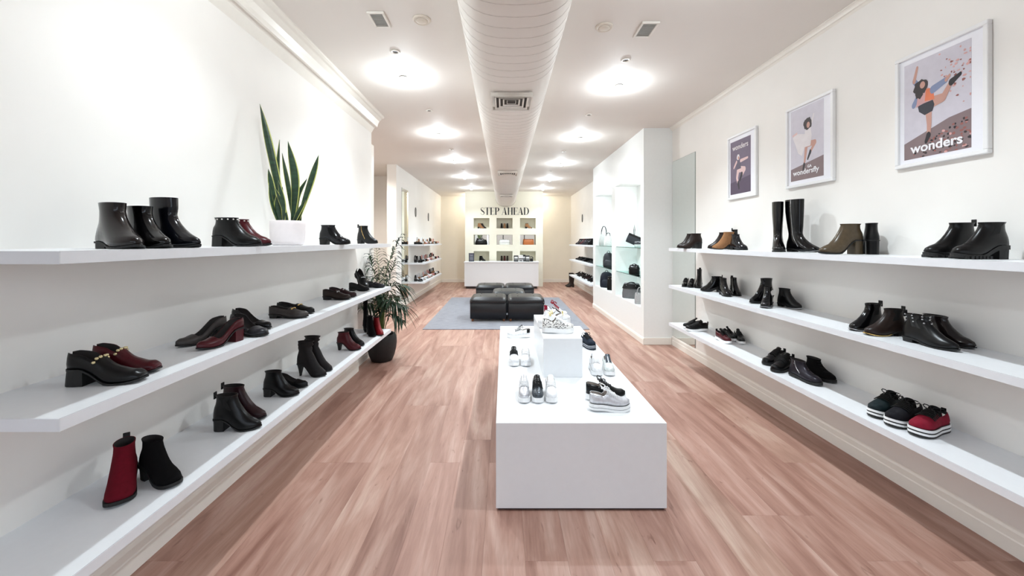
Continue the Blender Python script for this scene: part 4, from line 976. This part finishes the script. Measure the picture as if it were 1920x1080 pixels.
# ================================================================== framed posters
PC = {n: mat('print_'+n, c, .5, var=.04, scale=20) for n, c in dict(wallgrey=(206,202,212), ground=(132,114,116), skin=(196,150,136), hair=(52,42,44), denim=(128,140,172), orange=(222,122,84), pinkish=(206,160,160), shorts=(48,50,60), bootblk=(38,34,40), leafbrown=(150,92,86), leafpink=(214,164,160), white=(244,243,246), cream=(226,220,222), mauve=(112,98,118), mauvedark=(84,70,90), skirt=(214,210,206), skinp=(222,190,188), top=(96,86,104)).items()}
M_MAT = mat('white_mat_board', (240,240,246), .6, var=.008); M_FRAME = mat('white_frame_lacquer', (240,240,240), .35, var=.01)
def limb(p0, p1, w0, w1, k=5):
    dx, dy = p1[0]-p0[0], p1[1]-p0[1]; l = math.hypot(dx,dy); nx, ny = -dy/l, dx/l; r = []
    a0 = math.atan2(ny, nx)
    for i in range(k+1): a = a0+math.pi*i/k; r.append((p0[0]+w0*math.cos(a), p0[1]+w0*math.sin(a)))
    for i in range(k+1): a = a0+math.pi+math.pi*i/k; r.append((p1[0]+w1*math.cos(a), p1[1]+w1*math.sin(a)))
    return r
def blob(c, rx, ry, n=14, j=0., sd=1):
    g = random.Random(sd); return [(c[0]+rx*math.cos(2*math.pi*i/n)*(1+g.uniform(-j,j)), c[1]+ry*math.sin(2*math.pi*i/n)*(1+g.uniform(-j,j))) for i in range(n)]
def poster(label, y_far, y_near, z0, z1, bgc, pr, layers, texts):
    w_, h_ = y_far-y_near, z1-z0
    t = thing('framed_poster', label, 'poster', (XR-.0005, (y_far+y_near)/2, z0), R(-90), 'framed posters on the right wall')
    a, f, dp = w_/2, .022, .026
    for q in ((-a,a,0,f),(-a,a,h_-f,h_),(-a,-a+f,f,h_-f),(a-f,a,f,h_-f)): MB().bbox(q[0],q[1],-dp,0,q[2],q[3],.003).build('frame_bar', M_FRAME, t)
    MB().box(-a+f,a-f,-.012,-.001,f,h_-f).build('mat_board', M_MAT, t)
    x0, x1, zz0, zz1 = -a+w_*pr[0], -a+w_*pr[1], h_*pr[2], h_*pr[3]; pw, ph = x1-x0, zz1-zz0
    p_ = MB().box(x0,x1,-.0126,-.012,zz0,zz1).build('print', PC[bgc], t)
    bygrp = {}
    yk = -.0127
    for nm, c, poly_ in layers:
        yk -= .000006
        cl = [(min(max(x,0),1), min(max(y,0),1)) for x, y in poly_]
        bygrp.setdefault(nm, []).append((c, [(x0+x*pw, yk, zz0+y*ph) for x, y in cl]))
    for nm, lst in bygrp.items():
        cs = []; b = MB()
        for c, q in lst:
            if c not in cs: cs.append(c)
            b.add(q, [tuple(range(len(q)))], cs.index(c))
        b.build(nm, [PC[c] for c in cs], p_)
    for body, cxx, zb, wfrac, bold, col in texts:
        tm = text_mesh(body, .05, bold); lo, hi = text_width(tm); k = pw*wfrac/(hi-lo)
        tm.v = [(x0+pw*cxx+(x-(lo+hi)/2)*k, -.0146+y*.3, zz0+ph*zb+z*k) for x, y, z in tm.v]
        tm.build('lettering', PC[col], p_)
g = random.Random(3); lay = [('printed_ground','ground',[(0,0),(1,0),(1,.36),(.7,.33),(0,.17)])]
for i in range(150):
    x, y = g.uniform(.12,1), g.uniform(.0,.30); 
    if y > .06+.27*x: continue
    lay.append(('printed_leaves', g.choice(('leafbrown','leafpink','bootblk','hair','leafbrown')), blob((x,y), g.uniform(.012,.03), g.uniform(.006,.014), 6, .4, i)))
for i in range(46):
    x = min(.99,max(.45,g.gauss(.82,.13))); y = g.gauss(.74,.12)
    lay.append(('printed_leaves', g.choice(('leafbrown','leafpink','leafpink')), blob((x,min(y,.97)), g.uniform(.010,.028), g.uniform(.006,.014), 6, .4, 200+i)))
fig = 'printed_figure'
lay += [(fig,'denim',limb((.30,.69),(.17,.80),.035,.03)),(fig,'skin',limb((.17,.80),(.22,.93),.026,.018)),(fig,'denim',limb((.28,.66),(.16,.55),.04,.03)),
 (fig,'skin',limb((.40,.46),(.41,.32),.050,.036)),(fig,'skin',limb((.41,.32),(.40,.21),.036,.026)),(fig,'bootblk',limb((.40,.21),(.36,.15),.034,.022)),
 (fig,'skin',limb((.46,.53),(.62,.54),.055,.042)),(fig,'skin',limb((.62,.54),(.73,.66),.040,.026)),(fig,'bootblk',limb((.73,.66),(.86,.71),.034,.018)),
 (fig,'shorts',[(.23,.53),(.46,.56),(.49,.50),(.46,.44),(.34,.42),(.25,.47)]),(fig,'pinkish',[(.20,.52),(.24,.66),(.38,.69),(.47,.66),(.47,.55),(.28,.54)]),
 (fig,'orange',[(.34,.56),(.36,.68),(.47,.67),(.49,.55)]),(fig,'denim',limb((.46,.65),(.66,.70),.04,.028)),(fig,'skin',limb((.66,.70),(.71,.73),.02,.016)),
 (fig,'hair',blob((.27,.72),.115,.075,18,.18,5)),(fig,'skin',blob((.305,.735),.042,.036,12)),(fig,'hair',blob((.25,.66),.075,.055,14,.2,8))]
poster('large framed poster of a kicking dancer in orange top among flying leaves, nearest the viewer', 2.374, 1.916, 1.94, 2.61, 'wallgrey', (.10,.83,.07,.92), lay, [('wonders', .50, .060, .78, .0012, 'white')])
lay = [('printed_ground','ground',[(0,0),(1,0),(1,.27),(0,.17)]),
 (fig,'cream',[(.46,.62),(.18,.66),(.06,.62),(.16,.50),(.24,.38),(.36,.33),(.44,.44)]),(fig,'skinp',limb((.20,.665),(.06,.645),.016,.012)),
 (fig,'skin',limb((.50,.46),(.46,.30),.045,.032)),(fig,'skin',limb((.46,.30),(.43,.20),.030,.022)),(fig,'bootblk',limb((.43,.20),(.40,.14),.032,.02)),
 (fig,'skin',limb((.55,.47),(.76,.47),.042,.034)),(fig,'skin',limb((.76,.47),(.62,.36),.032,.022)),(fig,'bootblk',limb((.62,.36),(.54,.27),.03,.018)),
 (fig,'cream',[(.44,.44),(.45,.66),(.62,.68),(.66,.58),(.62,.44)]),(fig,'cream',limb((.60,.66),(.72,.85),.022,.014)),
 (fig,'hair',blob((.54,.75),.125,.085,18,.14,4)),(fig,'skin',blob((.555,.73),.05,.042,12))]
poster('framed poster of a dancer in white dress with knee raised, middle of three', 3.296, 2.82, 1.945, 2.62, 'wallgrey', (.10,.80,.08,.95), lay, [('wondersfly', .48, .075, .80, .0010, 'white'), ('GA', .60, .150, .13, .0012, 'white')])
lay = [('printed_ground','mauvedark',[(0,0),(1,0),(1,.30),(0,.22)]),
 (fig,'skinp',limb((.40,.44),(.34,.30),.06,.045)),(fig,'skinp',limb((.34,.30),(.40,.18),.042,.03)),(fig,'bootblk',limb((.40,.20),(.44,.10),.042,.028)),
 (fig,'skinp',limb((.46,.45),(.72,.43),.06,.045)),(fig,'skinp',limb((.72,.43),(.60,.34),.042,.03)),(fig,'bootblk',limb((.58,.35),(.48,.25),.045,.03)),
 (fig,'top',[(.30,.45),(.30,.60),(.52,.63),(.54,.46)]),(fig,'skinp',limb((.32,.60),(.18,.50),.03,.022)),(fig,'skinp',limb((.52,.60),(.86,.62),.03,.02)),(fig,'cream',blob((.40,.68),.07,.055,14,.1,2)),(fig,'skin',blob((.42,.665),.04,.032,10))]
poster('framed purple-toned poster of a dancer, smallest and farthest of the three', 4.153, 3.683, 1.94, 2.61, 'mauve', (.083,.80,.076,.905), lay, [('wonders', .50, .83, .78, .0010, 'cream')])

# ================================================================== unseen lamp added to brighten the alcove
t = thing('ceiling_spotlight', 'added unseen ceiling lamp that brightens the alcove behind the left wall', 'spotlight', (-3.0,7.3,CEIL), 0)
MB().lathe([(.052,0),(.055,-.004),(.05,-.010),(.040,-.010),(.038,0)], 20).build('trim_ring', M_TRIM, t, True)
MB().lathe([(.03,-.008),(.026,-.016),(.014,-.019)], 16).build('bulb', M_LED, t, True)
lamp('spotlight_light', 'SPOT', (0,0,-.05), 60, (1,.95,.88), .035, t, (0,0,0), 155, .6)

# ================================================================== bags
def sring(a, b, z, n=3., k=24, cx=0., cy=0.):
    e = 2/n; r = []
    for i in range(k):
        q = 2*math.pi*i/k; c, s = math.cos(q), math.sin(q)
        r.append((cx+a*math.copysign(abs(c)**e, c), cy+b*math.copysign(abs(s)**e, s), z))
    return r
def handle(t, w, z0, h, m, r=.005, y=0., name='handle'):
    pts = [(-w, y, z0)]+[(-w*math.cos(math.pi*i/10), y, z0+h*math.sin(math.pi*i/10)) for i in range(1,10)]+[(w, y, z0)]
    MB().tube(pts, r, 6).build(name, m, t, True)
BG = {'black':LE['black'], 'grey':leather('grey_bag_leather',(104,104,106),.4), 'pale':leather('pale_grey_bag_leather',(168,166,166),.45), 'silver':leather('silver_bag_leather',(205,212,210),.3,metal=.3), 'white':leather('white_bag_leather',(236,238,236),.4), 'navy':leather('navy_bag_nylon',(22,27,40),.6), 'tan':leather('tan_bag_leather',(186,112,66),.4), 'slate':leather('slate_bag_leather',(52,54,59),.35)}
def handbag(label, x, y, z, rz, w, d, h, m, trim=None, hh=.1, group='bags in the display cabinet', top=.8, flap=False, strap=False):
    t = thing('handbag', label, 'bag', (x,y,z+.001), R(rz), group); a, b = w/2, d/2; m_ = BG[m]; tm = BG[trim] if trim else m_
    MB().loft([sring(a*.93,b*.9,0),sring(a,b,.012),sring(a*1.0,b*1.02,h*.35),sring(a*(1+top)/2,b*.85,h*.72),sring(a*top,b*.42,h*.96),sring(a*top*.97,b*.30,h)]).build('body', m_, t, True)
    MB().tube([(-a*top*.95,0,h),(0,0,h+.002),(a*top*.95,0,h)], .003, 5).build('zip', M_STEEL, t, True)
    if flap: MB().loft([sring(a*top*1.02,b*.5,h*.99),sring(a*1.03,b*1.08,h*.62),sring(a*1.02,b*1.08,h*.5)], True, True, False).build('flap', tm, t, True)
    if hh:
        for sy in (-1,1): handle(t, a*.5, h*.86, hh, tm, .006, sy*b*.45)
    if strap: MB().loft([sring(a*1.01,b*1.03,h*.80*.8),sring(a*top*1.05,b*.62,h*.93)], True, False, False).build('top_panel', tm, t, True)
    for sx in (-1,1): MB().ball((sx*a*.5,-b*.6,h*.84), .008, 8).build('ring', M_STEEL, t, True)
    return t
def backpack(label, x, y, z, rz, w, d, h, m):
    t = thing('backpack', label, 'bag', (x,y,z+.001), R(rz), 'bags in the display cabinet'); a, b = w/2, d/2
    MB().loft([sring(a*.9,b*.9,0,2.6),sring(a,b,.02,2.6),sring(a*1.02,b*1.02,h*.4,2.6),sring(a*.95,b*.92,h*.7,2.5),sring(a*.74,b*.7,h*.9,2.3),sring(a*.4,b*.4,h*.99,2)]).build('body', BG[m], t, True)
    MB().loft([sring(a*.66,b*.35,h*.08,2.6,24,0,-b*.95),sring(a*.7,b*.4,h*.2,2.6,24,0,-b*.95),sring(a*.62,b*.35,h*.45,2.6,24,0,-b*.88),sring(a*.4,b*.2,h*.52,2.4,24,0,-b*.8)]).build('front_pocket', BG[m], t, True)
    handle(t, .03, h*.95, .05, BG[m], .006)
    for sx in (-1,1): MB().tube([(sx*a*.35,b*.9,h*.85),(sx*a*.9,b*1.15,h*.55),(sx*a*1.05,b*.8,h*.2),(sx*a*.8,b*.7,.03)], .009, 6).build('shoulder_strap', BG[m], t, True)
    return t
# near bay
t = thing('clutch_bag', 'slate grey clutch tilted on its corner with a wrist strap standing up', 'bag', (2.255,6.78,1.401), R(-28), 'bags in the display cabinet')
def rot2(p, a, c=(0,0)): x, z = p[0]-c[0], p[2]-c[1]; return (c[0]+x*math.cos(a)-z*math.sin(a), p[1], c[1]+x*math.sin(a)+z*math.cos(a))
m = MB(); m.loft([sring(.115,.018,0,5),sring(.12,.022,.05,5),sring(.12,.020,.12,5),sring(.118,.010,.165,5)]); m.v = [rot2(q, R(-24)) for q in m.v]; lo = min(q[2] for q in m.v); m.v = [(x,y,z-lo) for x,y,z in m.v]; m.build('body', BG['slate'], t, True)
m = MB(); m.loft([sring(.119,.022,.13,5),sring(.119,.013,.166,5)], True, False, False); m.v = [rot2(q, R(-24)) for q in m.v]; m.v = [(x,y,z-lo) for x,y,z in m.v]; m.build('zip_band', BG['black'], t, True)
m = MB().tube([(.04,0,.20),(.035,0,.29),(.045,0,.385),(.055,0,.29),(.05,0,.20)], .005, 6).build('wrist_strap', BG['black'], t, True)
handbag('small silver studded purse beside the slate clutch', 2.24, 6.42, 1.40, -25, .12, .05, .09, 'silver', 'slate', 0, top=.9, flap=True)
handbag('small black bag on the lower glass shelf of the near bay', 2.12, 6.25, .96, -30, .17, .09, .15, 'black', None, .035, flap=True)
handbag('narrow pale bag at the edge of the lower glass shelf of the near bay', 2.19, 6.02, .96, -60, .12, .05, .17, 'silver', None, .06)
handbag('large grey handbag with black top at the bottom of the near bay', 2.185, 6.58, .52, -30, .31, .12, .26, 'grey', 'black', .05, strap=True)
handbag('small pale grey tote with tall handles at the bottom of the near bay', 2.11, 5.98, .52, -20, .15, .07, .17, 'pale', None, .11, top=.85)
# far bay
handbag('tall silver handbag with looped handle on the top glass shelf of the far bay', 2.145, 8.24, 1.40, -25, .21, .10, .30, 'silver', 'slate', .16, top=.55)
handbag('white rounded handbag with grey trim on the top glass shelf of the far bay', 2.13, 7.85, 1.40, -25, .17, .09, .24, 'white', 'slate', .06, top=.6)
backpack('slouchy charcoal backpack on the lower glass shelf of the far bay', 2.15, 7.90, .96, -28, .22, .13, .30, 'slate')
backpack('navy backpack at the bottom of the far bay', 2.17, 8.12, .52, -25, .27, .15, .33, 'navy')
handbag('slim black upright bag beside the navy backpack', 2.12, 7.66, .52, -40, .13, .06, .27, 'black', None, .05)

# ================================================================== niches
NY = FY+.15
def nb(px, d=NY): return pt(px, d)
G = 'shoes in the niche wall'
kwb = dict(hh=.05, shaft=.12, toe='almond', M=8)
boot('ankle_boot', 'tan ankle boot in the top left niche', 'boot', nb(896,NY-.05), nb(907,NY-.09), nrow[2][0], 'tan', G, L=.22, **kwb)
boot('ankle_boot', 'dark brown ankle boot in the top left niche', 'boot', nb(900,NY+.06), nb(912,NY+.02), nrow[2][0], 'brown', G, L=.22, **kwb)
for k, (px, c, lb) in enumerate(((940.5,'black','left black boot of three in the top middle niche'),(946,'tan','tan boot between two black ones in the top middle niche'),(951.5,'black','right black boot of three in the top middle niche'))):
    boot('ankle_boot', lb, 'boot', nb(px,NY+.1), nb(px,NY-.12), nrow[2][0], c, G, L=.22, W=.075, **kwb)
boot('ankle_boot', 'tan and black ankle boot in the top right niche', 'boot', nb(984,NY-.03), nb(997,NY-.05), nrow[2][0], 'tan', G, L=.22, band=LE['black'], **kwb)
low('court_shoe', 'black court shoe in the top right niche', 'shoe', nb(985,NY+.06), nb(998,NY+.05), nrow[2][0], 'black', G, L=.22, hh=.06, toe='point', n=12)
boot('ankle_boot', 'dark olive ankle boot in the bottom left niche', 'boot', nb(898,NY-.03), nb(911,NY-.05), nrow[0][0], 'black', G, L=.22, **kwb)
for px, c, lb in ((940.5,'brown','left dark brown boot of three in the bottom middle niche'),(946,'burg','burgundy boot in the bottom middle niche'),(951.5,'brown','right dark brown boot of three in the bottom middle niche')):
    boot('ankle_boot', lb, 'boot', nb(px,NY+.1), nb(px,NY-.12), nrow[0][0], c, G, L=.22, W=.075, **kwb)
GB = 'handbags in the mirrored niches'
X_, _ = nb(902); handbag('black handbag in the middle left mirrored niche', X_, NY-.02, nrow[1][0], 0, .40, .11, .17, 'black', None, .07, GB)
X_, _ = nb(946); handbag('white handbag with a gold clasp in the central mirrored niche', X_, NY-.02, nrow[1][0], 0, .36, .10, .17, 'white', None, .04, GB, flap=True)
X_, _ = nb(991); handbag('tan handbag in the middle right mirrored niche', X_, NY-.02, nrow[1][0], 0, .36, .12, .19, 'tan', None, 0, GB, top=.92)
# ---------------------------------------------------------------- counter clutter
zc = .8505; u2 = 12.25/720
X_, _ = pt(884,12.25)
t = thing('notice_card', 'small dark framed notice standing on the left of the counter', 'notice', (X_,12.25,zc))
MB().bbox(-.085,.085,-.008,.008,0,.265,.002).build('frame', M_BLACK, t); MB().box(-.074,.074,-.0095,-.008,.012,.253).build('card', mat('slate_card',(84,86,98),.6), t)
for k, (zz, ww) in enumerate(((.20,.05),(.17,.04),(.12,.045),(.09,.05),(.05,.045))): MB().box(-ww,ww,-.0102,-.0095,zz,zz+.010).build('printed_line', mat('card_print',(170,172,180),.6), t)
def counter_box(name, label, cat, px, w, d, h, m, extra=None, dy=0.):
    X_, _ = pt(px,12.25); t = thing(name, label, cat, (X_,12.25+dy,zc)); MB().bbox(-w/2,w/2,-d/2,d/2,0,h,.006).build('case', m, t)
    if extra: extra(t)
    return t
def scr(t): MB().box(-.055,.055,-.062,-.06,.03,.16).build('front_panel', M_GREY, t); MB().box(-.05,.05,-.0635,-.062,.10,.15).build('slot', M_WHITE, t)
counter_box('receipt_printer', 'black receipt printer at the left of the counter clutter', 'printer', 967.5, .14, .12, .19, M_BLACK, scr)
def lab(t): MB().box(-.07,.07,-.072,-.07,.07,.10).build('dark_stripe', M_BLACK, t); MB().box(-.05,.05,-.072,-.07,.015,.045).build('dark_label', M_BLACK, t)
counter_box('card_box', 'white box with dark stripes between the machines on the counter', 'box', 976.3, .14, .14, .20, M_WHITE, lab, -.03)
counter_box('cash_terminal', 'black payment terminal behind the white box on the counter', 'terminal', 982, .12, .10, .21, M_BLACK, scr, .13)
counter_box('card_reader', 'black and white card reader on the right of the counter', 'terminal', 989, .13, .10, .19, M_BLACK, scr, -.02)
counter_box('phone_cradle', 'small dark phone cradle at the right end of the counter clutter', 'phone', 996.5, .10, .10, .10, M_BLACK, lambda t: MB().tube([(-.05,0,.13),(-.02,0,.15),(.03,0,.14),(.05,0,.10)], .016, 6).build('handset', M_BLACK, t, True))

# ================================================================== shoes on the far shelves
def sandal_parts(t, L, W, hh, upper, straps=3, p=.01, heel_m=None, toe='almond'):
    slab_mb(L, W, toe, p, hh, -p, 0, 1., 10).build('sole', heel_m or SOLE_B, t)
    if hh > .015: heel_mb(L, W, toe, p, hh).build('heel', heel_m or SOLE_B, t)
    for u in ([.12,.62,.74,.84] if straps > 3 else [.14,.64,.80]):
        wv = plan_w(u,toe)*W/2; zb = zsole(u,p,hh); hg = .105 if u < .3 else .058
        r = [[(u*L+dx, wv*math.cos(math.pi*i/6), zb+hg*math.sin(math.pi*i/6)) for i in range(7)] for dx in (-.014,.014)]
        r2 = [[(x, y*.94, z-.003) for x, y, z in q] for q in r]
        MB().loft([r[0], r[1], r2[1], r2[0], r[0]], False).build('strap', upper, t, True)
cols = [leather('blush_leather',(222,178,168),.5), leather('cream_sandal_leather',(226,214,196),.5), leather('rose_metallic_leather',(206,150,140),.3,metal=.3), LE['tan'], LE['black'], LE['leopard'], LE['white'], leather('dusky_pink_suede',(190,130,124),.8), LE['brown'], LE['silver']]
cn = ['blush pink','cream','rose metallic','tan','black','leopard print','white','dusky pink','dark brown','silver']
rg = random.Random(5)
for nm in ('top','middle','bottom'):
    for k in range(14):
        y = 9.42+k*.182; ci = rg.randrange(10)
        if k == 0: ci = 4
        X0 = -2.10; a = R(rg.uniform(-22,-8)); hp = (X0-.11, y+.03); tp_ = (X0-.11+.23*math.cos(a), y+.03+.23*math.sin(a))
        lbk = '%s %s on the %s far left shelf, %s from the mirror' % (cn[ci], 'sandal' if nm != 'top' or k % 3 else 'flat shoe', nm, ords[k])
        if nm == 'top' and k % 3 == 0:
            low('flat_shoe', lbk, 'shoe', hp, tp_, ZF[nm], cols[ci], 'shoes on the far left shelves', hh=.012, W=.08, Ch=.055, ut=.55, n=10, toe='almond')
        else:
            t = thing('sandal', lbk, 'sandal', (hp[0],hp[1],ZF[nm]+.0005), a, 'shoes on the far left shelves')
            sandal_parts(t, .24, .086, rg.choice((.02,.04,.06)), cols[ci], rg.choice((3,4)), .012, rg.choice((SOLE_B,LE['tan'],SOLE_W)))
dk = ['black','brown','darkburg','greyshine','suede','navypat','metalblk','burg']; dn = ['black','dark brown','dark burgundy','charcoal','black suede','blue-black','gunmetal','burgundy']
for nm in ('top','middle','bottom'):
    for k in range(11):
        y = 9.02+k*.235; ci = rg.randrange(8 if nm != 'middle' else 7); a = R(rg.uniform(188,202)); hp = (2.34, y); tp_ = (2.34+.24*math.cos(a), y+.24*math.sin(a))
        z = ZF[nm]-.02; kind = {'top':'ankle boot','middle':'lace-up shoe','bottom':'sneaker'}[nm]
        lbk = '%s %s on the %s far right shelf, %s from the bag cabinet' % (dn[ci], kind, nm, ords[k])
        if nm == 'top': boot('ankle_boot', lbk, 'boot', hp, tp_, z, dk[ci], 'shoes on the far right shelves', hh=.035, shaft=.125, W=.08, toe='almond', M=8)
        elif nm == 'middle': low('lace_up_shoe', lbk, 'shoe', hp, tp_, z, dk[ci], 'shoes on the far right shelves', hh=.02, W=.08, Ch=.075, Cm=.066, Ct=.08, ut=.4, n=12, laces=LACE_B, nl=3)
        else: low('sneaker', lbk, 'sneaker', hp, tp_, z, dk[ci], 'shoes on the far right shelves', W=.08, n=12, laces=LACE_W if k % 3 == 0 else LACE_B, nl=3, tongue=LE[dk[ci]], p=.024, hh=.008, heel=False, sole=SOLE_W if k % 3 == 1 else SOLE_B, Ch=.075, Cm=.06, Ct=.078, ut=.42, grow=1.05)
boot('tall_boot', 'tall dark brown boot on the floor below the far right shelves, in front', 'boot', pt(1076,12.5), pt(1062,12.55), 0, 'brown', 'tall boots on the floor', L=.26, hh=.02, shaft=.42, calf=1., toe='round', M=8)
boot('tall_boot', 'tall dark brown boot on the floor behind its twin', 'boot', pt(1074,12.72), pt(1060,12.77), 0, 'brown', 'tall boots on the floor', L=.26, hh=.02, shaft=.42, calf=1., toe='round', M=8)

# ================================================================== unseen warm lamps added behind the feature wall to brighten the back wall
for sx, lb in ((-1,'left'),(1,'right')):
    t = thing('added_fill_lamp', 'added unseen warm fill lamp behind the %s end of the feature wall' % lb, 'spotlight', (sx*1.12,13.5,CEIL), 0)
    MB().bbox(-.08,.08,-.05,.05,-.05,0,.006).build('housing', M_TRIM, t); MB().box(-.07,.07,-.04,.04,-.053,-.0505).build('lens', M_LED, t)
    lamp('added_fill_light', 'POINT', (0,0,-.12), 7, (1,.95,.87), .04, t)
